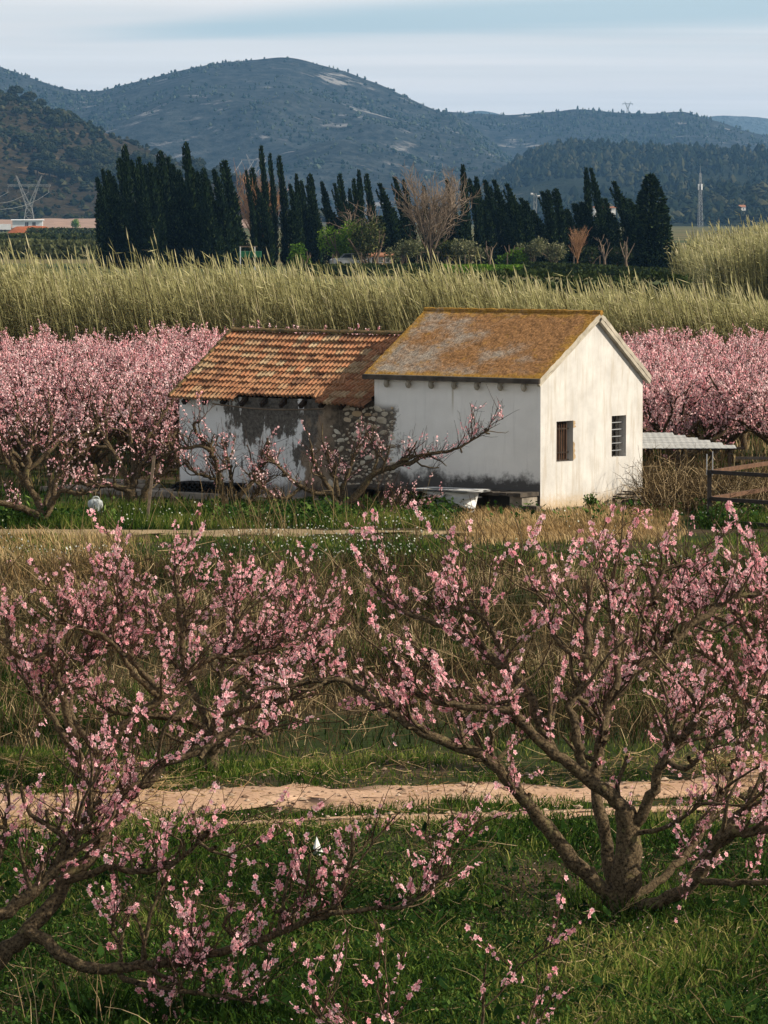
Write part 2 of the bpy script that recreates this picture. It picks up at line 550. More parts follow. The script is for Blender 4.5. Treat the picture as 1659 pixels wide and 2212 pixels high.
def dirt_mat(name, a, b):
    m, nt = new_mat(name)
    p = nd(nt, 'NewGeometry').outputs['Position']
    n1 = noise(nt, p, 1.6, 6, 0.65)
    n2 = noise(nt, p, 18, 5, 0.7)
    c = mix(nt, ramp(nt, n1, [(0.3, 0), (0.68, 1)]), a, b)
    c = mix(nt, mth(nt, 'MULTIPLY', smooth(nt, n2, 0.48, 0.7), 0.65), c, (0.14, 0.085, 0.05))
    finish(nt, princ(nt, c, 1.0, bump(nt, n2, 0.6, 0.02), 0.05))
    return m
MDIRT = dirt_mat('pinkish_dirt', (0.36, 0.22, 0.14), (0.56, 0.38, 0.26))
strip('dirt_track', [(-9, 38.0), (-4, 38.8), (-1.5, 39.3), (0.5, 39.6), (2.5, 40.2), (4.5, 41.0), (9, 42.4)], [1.6, 1.7, 1.6, 1.3, 1.3, 1.4, 1.4], MDIRT, 0.03, rag=0.75)
strip('wheel_rut', [(-9, 36.6), (-3.4, 37.3), (-1.4, 37.8), (0.6, 38.05), (2.6, 38.5), (5, 39.4)], [0.5, 0.6, 0.4, 0.35, 0.4, 0.5], MDIRT, 0.03, rag=0.35)
MLANE = dirt_mat('grassy_dirt', (0.20, 0.15, 0.085), (0.36, 0.27, 0.165))
strip('farm_lane', [(-12, 73.6), (-6, 73.4), (-2, 73.25), (1, 73.1), (4, 72.9)], [1.3, 1.3, 1.1, 0.8, 0.3], MLANE, 0.03, rag=0.6)

# ------------------------------------------------------------------ hills
def hill_mat(name, lo, hi, rock, rock_amt, scale):
    m, nt = new_mat(name)
    p = nd(nt, 'NewGeometry').outputs['Position']
    n1 = noise(nt, p, 1 / scale, 7, 0.68)
    n2 = noise(nt, scaled(nt, p, (1, 0.6, 2.2)), 3.2 / scale, 6, 0.7)
    n3 = noise(nt, scaled(nt, p, (1, 1, 3)), 0.35 / scale, 4)
    c = mix(nt, ramp(nt, n2, [(0.32, 0), (0.68, 1)]), lo, hi)
    r = mth(nt, 'MULTIPLY', smooth(nt, n1, 0.54, 0.64), smooth(nt, n3, 0.5, 0.6))
    c = mix(nt, mth(nt, 'MULTIPLY', r, rock_amt), c, rock)
    finish(nt, princ(nt, c, 1.0, bump(nt, n2, 0.8, scale * 0.25), 0.0))
    return m

HILLS = {}
def hill(name, prof, Yr, depth, seed, rough, mat, label, sub=None, power=1.25, nx=180, ns=56):
    """terrain: the skyline prof (photo px) stands at distance Yr and the slope runs down towards the viewer over `depth`"""
    prof = np.array(prof, float)
    px = np.linspace(prof[0, 0], prof[-1, 0], nx)
    # smooth interpolation of the skyline
    py = np.interp(px, prof[:, 0], prof[:, 1])
    k = np.hanning(9); k /= k.sum()
    py = np.convolve(np.pad(py, 4, 'edge'), k, 'valid')
    X = (px - CX) / F * Yr
    zr = np.array([at(a, b, Yr)[2] for a, b in zip(px, py)])
    s = np.concatenate([np.linspace(0, 1, ns), 1 + np.linspace(0.06, 0.5, 8)])
    SS, XX = np.meshgrid(s, X, indexing='ij')
    YY = Yr - depth * (1 - SS)
    up = np.clip(SS, 0, 1) ** power
    down = 1 - np.clip(SS - 1, 0, 1) * 1.1
    L = depth * 0.16
    f1 = fbm(XX / L, YY / (L * 2.2), seed, 5) - 0.48
    f2 = np.abs(fbm(XX / (L * 0.8) + 9, YY / (L * 2.5), seed + 5, 3) - 0.48)
    env = np.sin(PI * np.clip(SS, 0, 1) ** 0.8)
    Z = zr[None] * (up * down) + rough * env * (f1 * 1.3 - f2 * 1.6 + 0.15) * zr.max()
    # never stand above the skyline
    lim = H + (zr[None] - H) * YY / Yr - 0.012 * zr.max() * (1 - np.clip(SS, 0, 1))
    Z = np.where(SS < 1, np.minimum(Z, lim), Z)
    Z += (fbm(XX / (L * 0.15), YY / (L * 0.15), seed + 9, 3) - 0.45) * 0.02 * zr.max() * np.clip(SS * 4, 0, 1)
    Z = np.maximum(Z, -0.6)
    G = Geo()
    G.add(np.stack([XX, YY, Z], -1), grid_faces(len(s), nx)[:, ::-1])
    G.build(name, mat, smooth=True, kind='structure', label=label)
    HILLS[name + str(seed)] = (X, s, Z, Yr, depth)
    return X, s, Z, Yr, depth

def on_hill(Hd, u, s):
    """points on a hill: u, s in 0..1"""
    X, S, Z, Yr, depth = Hd
    x = X[0] + u * (X[-1] - X[0])
    fi = np.interp(s, S, np.arange(len(S)))
    fj = u * (len(X) - 1)
    i = np.minimum(fi.astype(int), len(S) - 2); j = np.minimum(fj.astype(int), len(X) - 2)
    a, b = fi - i, fj - j
    z = (Z[i, j] * (1 - a) + Z[i + 1, j] * a) * (1 - b) + (Z[i, j + 1] * (1 - a) + Z[i + 1, j + 1] * a) * b
    return np.stack([x, Yr - depth * (1 - s), z], 1)

# blob tree shapes for far woods: two stacked rings and a tip, jittered
def tree_blobs(G, P, h, w, tint, conif=0.5):
    n = len(P)
    k = 4
    ang = np.arange(k) * 2 * PI / k
    rings = [(-0.05, 0.45), (0.35, 1.0), (0.72, 0.62)]
    V = []
    for zf, rf in rings:
        a = ang[None] + rng.random((n, 1)) * 6
        rr = w[:, None] / 2 * rf * (0.65 + 0.7 * rng.random((n, k)))
        V.append(np.stack([P[:, None, 0] + rr * np.cos(a), P[:, None, 1] + rr * np.sin(a), P[:, None, 2] + h[:, None] * (zf + 0.12 * (rng.random((n, k)) - 0.5))], -1))
    tip = P + np.stack([np.zeros(n), np.zeros(n), h], 1)
    V = np.concatenate(V + [tip[:, None]], 1)
    f4 = grid_faces(3, k, True)
    base = np.arange(n)[:, None, None] * (3 * k + 1)
    G.add(V, (base + f4[None]).reshape(-1, 4), np.repeat(tint, 3 * k + 1))
    f3 = np.array([[2 * k + i, 2 * k + (i + 1) % k, 3 * k] for i in range(k)])
    n0 = G.n - len(V.reshape(-1, 3))
    G.f.append(((base + f3[None]).reshape(-1, 3) + n0, 0))

MH1 = hill_mat('mountain_scrub', (0.003, 0.008, 0.010), (0.06, 0.07, 0.07), (0.33, 0.32, 0.31), 0.75, 60.0)
MH2 = hill_mat('wooded_slope', (0.010, 0.017, 0.012), (0.035, 0.042, 0.028), (0.22, 0.2, 0.17), 0.6, 120.0)
MH3 = hill_mat('dry_hillside', (0.012, 0.014, 0.008), (0.06, 0.046, 0.028), (0.24, 0.18, 0.12), 0.5, 30.0)
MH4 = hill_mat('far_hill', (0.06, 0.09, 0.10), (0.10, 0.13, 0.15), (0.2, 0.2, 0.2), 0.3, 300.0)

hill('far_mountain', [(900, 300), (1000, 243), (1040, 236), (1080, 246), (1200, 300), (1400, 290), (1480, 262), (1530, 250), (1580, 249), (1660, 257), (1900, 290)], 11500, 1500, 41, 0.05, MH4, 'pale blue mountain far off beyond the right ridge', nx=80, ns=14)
hm = hill('mountain', [(-250, 60), (-120, 92), (0, 142), (70, 168), (130, 187), (180, 196), (220, 198), (290, 178), (380, 155), (450, 140), (540, 131), (600, 124), (640, 123), (690, 138), (760, 158), (830, 187), (890, 215), (940, 238), (985, 247), (1040, 290), (1110, 352), (1180, 400), (1300, 440)], 6600, 2600, 2, 0.34, MH1, 'large blue-green scrub mountain with a rounded summit behind the cypresses')
hr = hill('ridge', [(820, 330), (900, 262), (950, 240), (1030, 245), (1100, 248), (1150, 245), (1200, 240), (1240, 236), (1300, 240), (1360, 246), (1400, 245), (1440, 242), (1475, 241), (1510, 252), (1560, 265), (1600, 280), (1659, 294), (1800, 310), (1950, 330)], 7600, 1900, 7, 0.3, MH1, 'long wooded ridge with pale limestone outcrops behind the mast')
hf = hill('foothill', [(900, 470), (980, 430), (1060, 396), (1110, 357), (1160, 331), (1220, 319), (1330, 320), (1450, 328), (1660, 330), (1950, 320)], 4600, 1300, 13, 0.22, MH2, 'dark pine-covered foothill below the ridge on the right')
hk = hill('knoll', [(1180, 470), (1260, 446), (1330, 440), (1400, 436), (1480, 418), (1560, 408), (1660, 402), (1950, 395)], 3300, 700, 19, 0.25, MH2, 'low bushy knoll at the foot of the right-hand hills', nx=120, ns=40)
hl = hill('hillside', [(-420, 60), (-300, 90), (-150, 140), (0, 197), (60, 215), (100, 238), (165, 253), (215, 283), (300, 315), (345, 330), (420, 365), (480, 386), (560, 410), (640, 440), (720, 468)], 2900, 640, 23, 0.16, MH3, 'brown scrubby hillside dotted with evergreens on the left', power=1.1)

def wood(name, Hd, n, h, w, smin=0.03, smax=1.02, mat=None, dens=None, umax=1.0, **props):
    u = rng.random(n * 3) * umax; s = smin + (smax - smin) * rng.random(n * 3) ** 0.8
    P = on_hill(Hd, u, np.clip(s, 0, 1.05))
    d = fbm(P[:, 0] / 160, P[:, 1] / 250, 77, 4)
    keep = np.argsort(-(d + rng.normal(size=len(d)) * 0.12))[:n]
    P = P[keep]
    P = P[P[:, 2] > 1.0]
    m = len(P)
    hh = h[0] + (h[1] - h[0]) * rng.random(m) ** 1.8
    ww = hh * (w[0] + (w[1] - w[0]) * rng.random(m))
    G = Geo()
    tree_blobs(G, P, hh, ww, rng.random(m) ** 1.5)
    return G.build(name, mat or MSCRUB, kind='stuff', **props)
wood('mountain_wood', hm, 7500, (2, 6.5), (0.6, 1.4), mat=MFARTREE, label='pines and scrub scattered over the big mountain')
wood('ridge_wood', hr, 4200, (2.5, 8), (0.5, 1.0), mat=MFARTREE, label='pines scattered along the long ridge')
wood('foothill_wood', hf, 4800, (5, 13), (0.5, 0.9), label='dense dark pine wood on the foothill')
wood('knoll_scrub', hk, 1500, (3, 8), (0.8, 1.5), label='low scrub over the knoll')
wood('hillside_scrub', hl, 3600, (1.5, 4.5), (1.0, 1.9), label='low scrub covering the brown hillside')

# evergreens on the near hillside, one by one
def hillside_trees():
    protos = []
    for k in range(4):
        G = Geo()
        n = 60
        d = rand_dirs(n); d[:, 2] = np.abs(d[:, 2]) * 1.1 - 0.15
        r = 0.55 + 0.45 * rng.random(n)
        P = np.stack([d[:, 0] * r * 0.55, d[:, 1] * r * 0.55, 0.5 + d[:, 2] * r * 0.45], 1)
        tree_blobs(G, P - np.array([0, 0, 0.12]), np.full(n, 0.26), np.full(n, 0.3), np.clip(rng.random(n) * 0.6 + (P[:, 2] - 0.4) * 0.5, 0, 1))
        G2 = Geo()
        tubes(G2, np.array([[0, 0, -0.1], [0.01, 0, 0.3], [0, 0, 0.6]]), np.array([0.05, 0.04, 0.02]), 5)
        protos.append((G.mesh('crown', MSCRUB), G2.mesh('trunk', MDARKWOOD)))
    n = 900
    u = rng.random(n) * 0.86 + 0.1; s = 0.08 + 0.92 * rng.random(n)
    P = on_hill(hl, u, s)
    d = fbm(P[:, 0] / 90, P[:, 1] / 160, 31, 4) + 0.15 * s
    P = P[np.argsort(-d)[:280]]
    P = P[np.argsort(P[:, 0])]
    for i, p in enumerate(P):
        h = 5 + 6 * rng.random()
        cr, tr = protos[i % 4]
        root = empty('evergreen_tree', p, rng.random() * 6, category='tree', group='evergreens dotted over the brown hillside',
                     label='dark round evergreen dotted on the brown scrubby hillside')
        sc = h * (0.8 + 0.5 * rng.random())
        root.scale = (sc, sc, h)
        link('crown', cr, root); link('trunk', tr, root)
hillside_trees()

# ------------------------------------------------------------------ haze
def build_haze():
    m, nt = new_mat('haze_air')
    v = nd(nt, 'VolumePrincipled', {'Color': (0.25, 0.53, 0.93, 1), 'Density': 4.7e-5, 'Anisotropy': 0.0})
    o = nt.nodes.new('ShaderNodeOutputMaterial')
    nt.links.new(v.outputs[0], o.inputs[1])
    G = Geo()
    box2(G, (-4200, -300, -2.0), (4200, 14500, 420))
    G.build('haze', m, kind='stuff', label='thin blue haze over the whole valley')
build_haze()

# ------------------------------------------------------------------ the white house and the tiled shed
TH = math.radians(36.87)
C0 = gnd(1167, 1108)
RZ = -TH
L1, W1, YR = 3.91, 3.49, 1.885
def hloc(x, y, z=0.0):
    """house coordinates to world"""
    return np.array([C0[0] + x * math.cos(RZ) - y * math.sin(RZ), C0[1] + x * math.sin(RZ) + y * math.cos(RZ), z])

def plaster_mat(name, kind):
    m, nt = new_mat(name)
    p = nd(nt, 'TexCoord').outputs['Object']
    s = nd(nt, 'SeparateXYZ', {0: p})
    x, y, z = s.outputs
    n1 = noise(nt, p, 2.2, 6, 0.6)
    n2 = noise(nt, p, 14, 6, 0.7)
    n3 = noise(nt, scaled(nt, p, (9, 9, 0.9)), 1.0, 5, 0.65)          # runs down the wall
    n4 = noise(nt, p, 55, 4, 0.7)
    h = n4
    if kind == 'gable':
        c = mix(nt, ramp(nt, n1, [(0.32, 0), (0.68, 1)]), (0.46, 0.445, 0.42), (0.595, 0.58, 0.55))
        c = mix(nt, mth(nt, 'MULTIPLY', smooth(nt, n3, 0.47, 0.68), 0.6), c, (0.40, 0.35, 0.285))
        low = mth(nt, 'MULTIPLY', smooth(nt, mth(nt, 'ADD', z, mth(nt, 'MULTIPLY', n2, -0.55)), 0.12, -0.2), 0.75)
        c = mix(nt, low, c, (0.42, 0.30, 0.16))
        sp = mth(nt, 'MULTIPLY', smooth(nt, n2, 0.66, 0.74), 0.5)
        c = mix(nt, sp, c, (0.42, 0.36, 0.29))
    elif kind == 'long':
        c = mix(nt, ramp(nt, n1, [(0.3, 0), (0.7, 1)]), (0.78, 0.76, 0.72), (0.88, 0.86, 0.82))
        c = mix(nt, mth(nt, 'MULTIPLY', smooth(nt, n3, 0.52, 0.75), 0.25), c, (0.45, 0.44, 0.41))
        zz = mth(nt, 'ADD', z, mth(nt, 'MULTIPLY', mth(nt, 'SUBTRACT', n1, 0.5), -0.75))
        zz = mth(nt, 'ADD', zz, mth(nt, 'MULTIPLY', mth(nt, 'SUBTRACT', n2, 0.5), -0.35))
        c = mix(nt, mth(nt, 'MULTIPLY', smooth(nt, zz, 0.78, 0.50), 0.94), c, (0.055, 0.05, 0.045))
        # a rusty run under one bracket and bare render at the left end
        run = mth(nt, 'MULTIPLY', smooth(nt, mth(nt, 'ABSOLUTE', mth(nt, 'ADD', x, 2.04)), 0.04, 0.0), smooth(nt, z, 1.7, 2.2))
        c = mix(nt, mth(nt, 'MULTIPLY', run, 0.6), c, (0.32, 0.25, 0.13))
        e = mth(nt, 'ADD', mth(nt, 'MULTIPLY', x, -1.0), mth(nt, 'MULTIPLY', mth(nt, 'SUBTRACT', n1, 0.5), 1.3))
        e = mth(nt, 'ADD', e, mth(nt, 'MULTIPLY', mth(nt, 'SUBTRACT', n2, 0.5), 0.5))
        bare = mth(nt, 'MULTIPLY', smooth(nt, e, 3.36, 3.5), smooth(nt, z, 2.0, 1.8))
        c = mix(nt, bare, c, mix(nt, ramp(nt, n2, [(0.35, 0), (0.65, 1)]), (0.07, 0.06, 0.05), (0.22, 0.19, 0.155)))
        ch = mth(nt, 'MULTIPLY', smooth(nt, n2, 0.69, 0.72), smooth(nt, n1, 0.5, 0.6))
        c = mix(nt, ch, c, (0.12, 0.11, 0.10))
    else:
        white = mix(nt, ramp(nt, n1, [(0.3, 0), (0.7, 1)]), (0.74, 0.735, 0.72), (0.86, 0.855, 0.84))
        mould = mix(nt, ramp(nt, n2, [(0.3, 0), (0.7, 1)]), (0.04, 0.035, 0.03), (0.21, 0.19, 0.165))
        nb = noise(nt, scaled(nt, p, (1, 1, 0.7), (3.1, 0, 1.7)), 1.35, 6, 0.62)
        runs = noise(nt, scaled(nt, p, (5, 5, 0.45)), 1.0, 5, 0.6)
        a = mth(nt, 'ADD', mth(nt, 'MULTIPLY', nb, 0.62), mth(nt, 'MULTIPLY', runs, 0.38))
        a = mth(nt, 'ADD', a, mth(nt, 'MULTIPLY', mth(nt, 'SUBTRACT', n2, 0.5), 0.14))
        # one large worn patch under the eave from the left quarter to the middle, mottled lower down
        e1 = mth(nt, 'MINIMUM', mth(nt, 'ADD', x, 7.65), mth(nt, 'SUBTRACT', -4.9, x))
        e1 = mth(nt, 'MINIMUM', mth(nt, 'MULTIPLY', e1, 1.2), mth(nt, 'MULTIPLY', mth(nt, 'SUBTRACT', z, 0.85), 0.8))
        e1 = nd(nt, 'MapRange', {0: e1, 1: -0.7, 2: 0.7, 3: -0.13, 4: 0.16}).outputs[0]
        c = mix(nt, smooth(nt, mth(nt, 'ADD', a, e1), 0.535, 0.575), white, mould)
        render = mix(nt, ramp(nt, n2, [(0.3, 0), (0.7, 1)]), (0.20, 0.15, 0.105), (0.33, 0.26, 0.19))
        e = mth(nt, 'ADD', x, mth(nt, 'MULTIPLY', mth(nt, 'SUBTRACT', n1, 0.5), 1.5))
        e = mth(nt, 'ADD', e, mth(nt, 'MULTIPLY', z, -0.35))
        c = mix(nt, smooth(nt, e, -5.95, -5.8), c, render)
        deep = mth(nt, 'ADD', x, mth(nt, 'MULTIPLY', mth(nt, 'SUBTRACT', n1, 0.5), 0.9))
        c = mix(nt, smooth(nt, deep, -5.05, -4.85), c, mix(nt, ramp(nt, n2, [(0.35, 0), (0.7, 1)]), (0.045, 0.038, 0.03), (0.19, 0.155, 0.12)))
        zz = mth(nt, 'ADD', z, mth(nt, 'MULTIPLY', mth(nt, 'SUBTRACT', n1, 0.5), -0.7))
        c = mix(nt, mth(nt, 'MULTIPLY', smooth(nt, zz, 0.42, 0.2), 0.75), c, (0.07, 0.062, 0.055))
        h = mth(nt, 'ADD', n4, mth(nt, 'MULTIPLY', n2, 1.5))
    finish(nt, princ(nt, c, 0.95, bump(nt, h, 0.45, 0.012), 0.1))
    return m
MGABLE = plaster_mat('cream_plaster', 'gable')
MLONG = plaster_mat('white_plaster', 'long')
MSHED = plaster_mat('mouldy_plaster', 'shed')

def lichen_roof_mat():
    m, nt = new_mat('lichen_roof')
    p = nd(nt, 'TexCoord').outputs['Object']
    s = nd(nt, 'SeparateXYZ', {0: p})
    x, y, z = s.outputs
    n1 = noise(nt, p, 1.3, 6, 0.65)
    n2 = noise(nt, scaled(nt, p, (1, 0.7, 0.7)), 22, 5, 0.75)
    n3 = noise(nt, p, 6, 6, 0.7)
    grey = mix(nt, ramp(nt, n2, [(0.33, 0), (0.67, 1)]), (0.14, 0.11, 0.08), (0.46, 0.40, 0.33))
    brown = mix(nt, ramp(nt, n2, [(0.33, 0), (0.67, 1)]), (0.11, 0.055, 0.022), (0.42, 0.225, 0.10))
    gold = mix(nt, ramp(nt, n2, [(0.3, 0), (0.7, 1)]), (0.18, 0.09, 0.014), (0.48, 0.275, 0.06))
    lo = mth(nt, 'ADD', mth(nt, 'MULTIPLY', x, -0.045), mth(nt, 'MULTIPLY', y, -0.05))      # greyer towards the lower far end
    a = mth(nt, 'SUBTRACT', mth(nt, 'ADD', mth(nt, 'MULTIPLY', n1, 0.8), mth(nt, 'MULTIPLY', n3, 0.2)), lo)
    c = mix(nt, smooth(nt, a, 0.26, 0.5), grey, brown)
    edge = mth(nt, 'MINIMUM', mth(nt, 'ABSOLUTE', mth(nt, 'SUBTRACT', x, 0.1)), mth(nt, 'ABSOLUTE', mth(nt, 'ADD', x, 4.05)))
    edge = mth(nt, 'MINIMUM', edge, mth(nt, 'MULTIPLY', mth(nt, 'ABSOLUTE', mth(nt, 'SUBTRACT', y, YR)), 1.1))
    edge = mth(nt, 'MINIMUM', edge, mth(nt, 'MULTIPLY', mth(nt, 'ADD', y, 0.15), 1.8))
    edge = mth(nt, 'ADD', edge, mth(nt, 'MULTIPLY', mth(nt, 'SUBTRACT', n3, 0.5), -0.9))
    g = mth(nt, 'MAXIMUM', smooth(nt, edge, 0.30, -0.05), mth(nt, 'MULTIPLY', smooth(nt, n3, 0.57, 0.7), 0.75))
    c = mix(nt, g, c, gold)
    finish(nt, princ(nt, c, 1.0, bump(nt, n2, 1.0, 0.03), 0.05))
    return m
MROOF = lichen_roof_mat()
MEDGE = simple_mat('roof_edge_concrete', (0.40, 0.36, 0.29), 0.95, 0.35, 5, 0.5, 0.01)

house = empty('white_house', C0, RZ, category='house', label='small white farmhouse with a lichen-covered gabled roof and two barred windows')
shed = empty('tiled_shed', C0, RZ, category='shed', label='low mouldy shed with an orange tiled roof leaning on the white house')

def wtop(y):
    return 2.52 + (y * 0.595 if y <= YR else (YR * 0.595 - (y - YR) * 0.72))

def house_walls():
    # the gable with its two openings and their reveals
    G = Geo()
    ys = [0, 0.53, 1.09, YR, 2.41, 2.91, W1]
    WIN = {1: (0.93, 1.70), 4: (0.94, 1.735)}
    dep = 0.24
    def q(*p):
        G.add([(a, b, c) for a, b, c in p], [[0, 1, 2, 3]])
    for i in range(6):
        a, b = ys[i], ys[i + 1]
        if i in WIN:
            z0, z1 = WIN[i]
            q((0, a, -0.2), (0, b, -0.2), (0, b, z0), (0, a, z0))
            q((0, a, z1), (0, b, z1), (0, b, wtop(b)), (0, a, wtop(a)))
            q((0, a, z0), (0, b, z0), (-dep, b, z0), (-dep, a, z0))
            q((0, a, z1), (-dep, a, z1), (-dep, b, z1), (0, b, z1))
            q((0, a, z0), (-dep, a, z0), (-dep, a, z1), (0, a, z1))
            q((0, b, z0), (0, b, z1), (-dep, b, z1), (-dep, b, z0))
        else:
            q((0, a, -0.2), (0, b, -0.2), (0, b, wtop(b)), (0, a, wtop(a)))
    G.build('gable_wall', MGABLE, house, label='sunlit cream gable wall with two windows')
    G = Geo()
    G.add([(-L1, 0, -0.2), (0, 0, -0.2), (0, 0, wtop(0)), (-L1, 0, wtop(0))], [[0, 1, 2, 3]])
    G.build('side_wall', MLONG, house, label='shaded white side wall with a dark damp band')
    G = Geo()
    G.add([(0, W1, -0.2), (-L1, W1, -0.2), (-L1, W1, wtop(W1)), (0, W1, wtop(W1))], [[0, 1, 2, 3]])
    G.build('rear_wall', MLONG, house)
    G = Geo()
    G.add([(-L1, W1, -0.2), (-L1, 0, -0.2), (-L1, 0, wtop(0)), (-L1, YR, wtop(YR)), (-L1, W1, wtop(W1))], [[0, 1, 2, 3, 4]])
    G.build('end_wall', MLONG, house)

def roof_slope(y0, z0, y1, z1, name):
    """a rough slab from the eave (y0,z0) to the ridge (y1,z1)"""
    nx, ny = 120, 60
    xs = np.linspace(-4.06, 0.10, nx); t = np.linspace(0, 1, ny)
    T, Xg = np.meshgrid(t, xs, indexing='ij')
    Y = y0 + (y1 - y0) * T; Z = z0 + (z1 - z0) * T
    d = (fbm(Xg * 9, T * 26, 8, 4) - 0.46) * 0.042 + (fbm(Xg * 1.1, T * 2.1, 12, 2) - 0.4) * 0.02
    d *= np.clip(np.minimum(np.minimum(T, 1 - T) * 30, 1), 0, 1)
    top = np.stack([Xg, Y, Z + d], -1)
    G = Geo()
    f = grid_faces(ny, nx)
    G.add(top, f if y0 < y1 else f[:, ::-1])
    th = 0.095
    def skirt(line):
        lo = line.copy(); lo[:, 2] -= th
        G.add(np.stack([line, lo]), grid_faces(2, len(line)), 0.5, 1)
    skirt(top[:, -1]); skirt(top[::-1, 0]); skirt(top[0, ::-1] if y0 > y1 else top[0])
    G.add([(-4.06, y0, z0 - th), (0.1, y0, z0 - th), (0.1, y1, z1 - th), (-4.06, y1, z1 - th)], [[0, 1, 2, 3]], 0.5, 1)
    return G.build(name, [MROOF, MEDGE], house)

def house_details():
    roof_slope(-0.15, 2.535, YR, 3.745, 'roof_slope')
    roof_slope(W1 + 0.15, 2.48, YR, 3.745, 'roof_slope')
    # a run of half-round mortar along the ridge
    G = Geo()
    xs = np.linspace(-4.08, 0.11, 50)
    P = np.stack([xs, np.full(50, YR), 3.735 + (rng.random(50) - 0.5) * 0.012], 1)
    tubes(G, P, np.full(50, 0.05), 8, cap=True, lump=0.12)
    G.build('ridge_cap', MROOF, house)
    # the dark gutter board along the front eave and the pale verge under the gable slope
    G = Geo()
    box2(G, (-4.07, -0.185, 2.435), (0.09, -0.153, 2.525))
    G.build('eave_board', MDARKCONC, house)
    G = Geo()
    beam(G, (0.05, YR + 0.02, 3.745 - 0.155), (0.05, W1 + 0.13, 2.49 - 0.135), 0.09, 0.075)
    G.build('verge', MEDGE, house)
    G = Geo()
    beam(G, (0.035, YR - 0.02, 3.745 - 0.15), (0.035, -0.12, 2.545 - 0.14), 0.06, 0.05)
    G.build('verge', MEDGE, house)
    # seven scrolled brackets under the eave
    for px in (840, 888, 938, 988, 1037, 1087, 1137):
        x = -(1167 - px) / 92.0
        G = Geo()
        pts = catmull([(x, 0.0, 2.46), (x, -0.05, 2.44), (x, -0.10, 2.40), (x, -0.115, 2.345), (x, -0.075, 2.315), (x, -0.045, 2.34), (x, -0.06, 2.365)], 0.02)
        tubes(G, pts, np.linspace(0.055, 0.034, len(pts)), 7, cap=True)
        G.build('bracket', MEDGE, house, smooth=True)
    # left window: rusty grille, a brown shutter leaf and broken plaster beside it
    w = link('window', None, house)
    G = Geo(); x = -0.10
    for z in (0.955, 1.10, 1.55, 1.68):
        beam(G, (x, 0.55, z), (x, 1.07, z), 0.02, 0.02)
    G.build('window_frame', MDARKWOOD, w)
    for i, y in enumerate((0.60, 0.68, 0.76, 0.84, 0.92, 1.0)):
        G = Geo()
        beam(G, (x, y, 0.94), (x, y, 1.69), 0.014, 0.014)
        G.build('bar', MRUST, w)
    G = Geo()
    box2(G, (-0.21, 0.545, 0.94), (-0.18, 1.085, 1.69))
    for y in np.linspace(0.58, 1.04, 6):
        box2(G, (-0.178, y, 0.97), (-0.165, y + 0.055, 1.66))
    G.build('shutter', MDARKWOOD, w)
    G = Geo()
    for (y0, z0, z1, ww) in ((1.09, 0.945, 1.30, 0.075), (1.09, 1.56, 1.70, 0.08)):
        n = 9
        zz = np.linspace(z0, z1, n)
        e = y0 + ww * (0.5 + 0.7 * rng.random(n)); e[[0, -1]] = y0 + 0.01
        V = np.concatenate([np.stack([np.full(n, 0.004), np.full(n, y0), zz], 1), np.stack([np.full(n, 0.005), e, zz], 1)])
        G.add(V, [[i, n + i, n + i + 1, i + 1] for i in range(n - 1)])
    G.build('broken_plaster', simple_mat('bare_render', (0.40, 0.29, 0.17), 0.95, 0.4, 9, 0.6, 0.01), house, label='tan patch of bare render beside the window')
    w = link('window', None, house)
    for z in (1.06, 1.20, 1.33, 1.465, 1.60):
        G = Geo()
        beam(G, (-0.09, 2.40, z), (-0.09, 2.92, z), 0.016, 0.016)
        G.build('bar', MSTEEL, w)
    for y in (2.50, 2.60, 2.70, 2.80):
        G = Geo()
        beam(G, (-0.105, y, 0.94), (-0.105, y, 1.735), 0.012, 0.012)
        G.build('bar', MDARKSTEEL, w)
    # a thin iron strap and the pale kerb of the foundation
    G = Geo()
    box2(G, (0.0, -0.02, -0.15), (0.34, 3.2, 0.055))
    G.build('foundation', MCONC, house, label='pale foundation kerb under the gable')
house_walls()
house_details()

def tile_mat():
    m, nt = new_mat('clay_tile')
    r = nd(nt, 'ObjectInfo').outputs['Random']
    p = nd(nt, 'TexCoord').outputs['Object']
    off = nd(nt, 'CombineXYZ', {0: mth(nt, 'MULTIPLY', r, 57.0), 1: mth(nt, 'MULTIPLY', r, 23.0), 2: 0.0}).outputs[0]
    v = nd(nt, 'VectorMath', {0: p, 1: off}, operation='ADD').outputs[0]
    n1 = noise(nt, v, 11, 5, 0.7)
    c = ramp(nt, r, [(0.0, (0.15, 0.08, 0.05)), (0.2, (0.28, 0.125, 0.065)), (0.45, (0.36, 0.195, 0.105)), (0.7, (0.40, 0.175, 0.09)), (0.88, (0.34, 0.24, 0.14)), (1.0, (0.42, 0.31, 0.19))])
    c = mix(nt, mth(nt, 'MULTIPLY', smooth(nt, n1, 0.45, 0.65), 0.6), c, (0.15, 0.085, 0.05))
    c = mix(nt, mth(nt, 'MULTIPLY', smooth(nt, n1, 0.58, 0.7), 0.4), c, (0.30, 0.25, 0.14))
    finish(nt, princ(nt, c, 0.95, bump(nt, n1, 0.5, 0.006), 0.1))
    return m
MTILE = tile_mat()
MMOSS = simple_mat('mossy_clay', (0.14, 0.09, 0.035), 1.0, 0.7, 9, 0.8, 0.01, col2=(0.03, 0.028, 0.018))

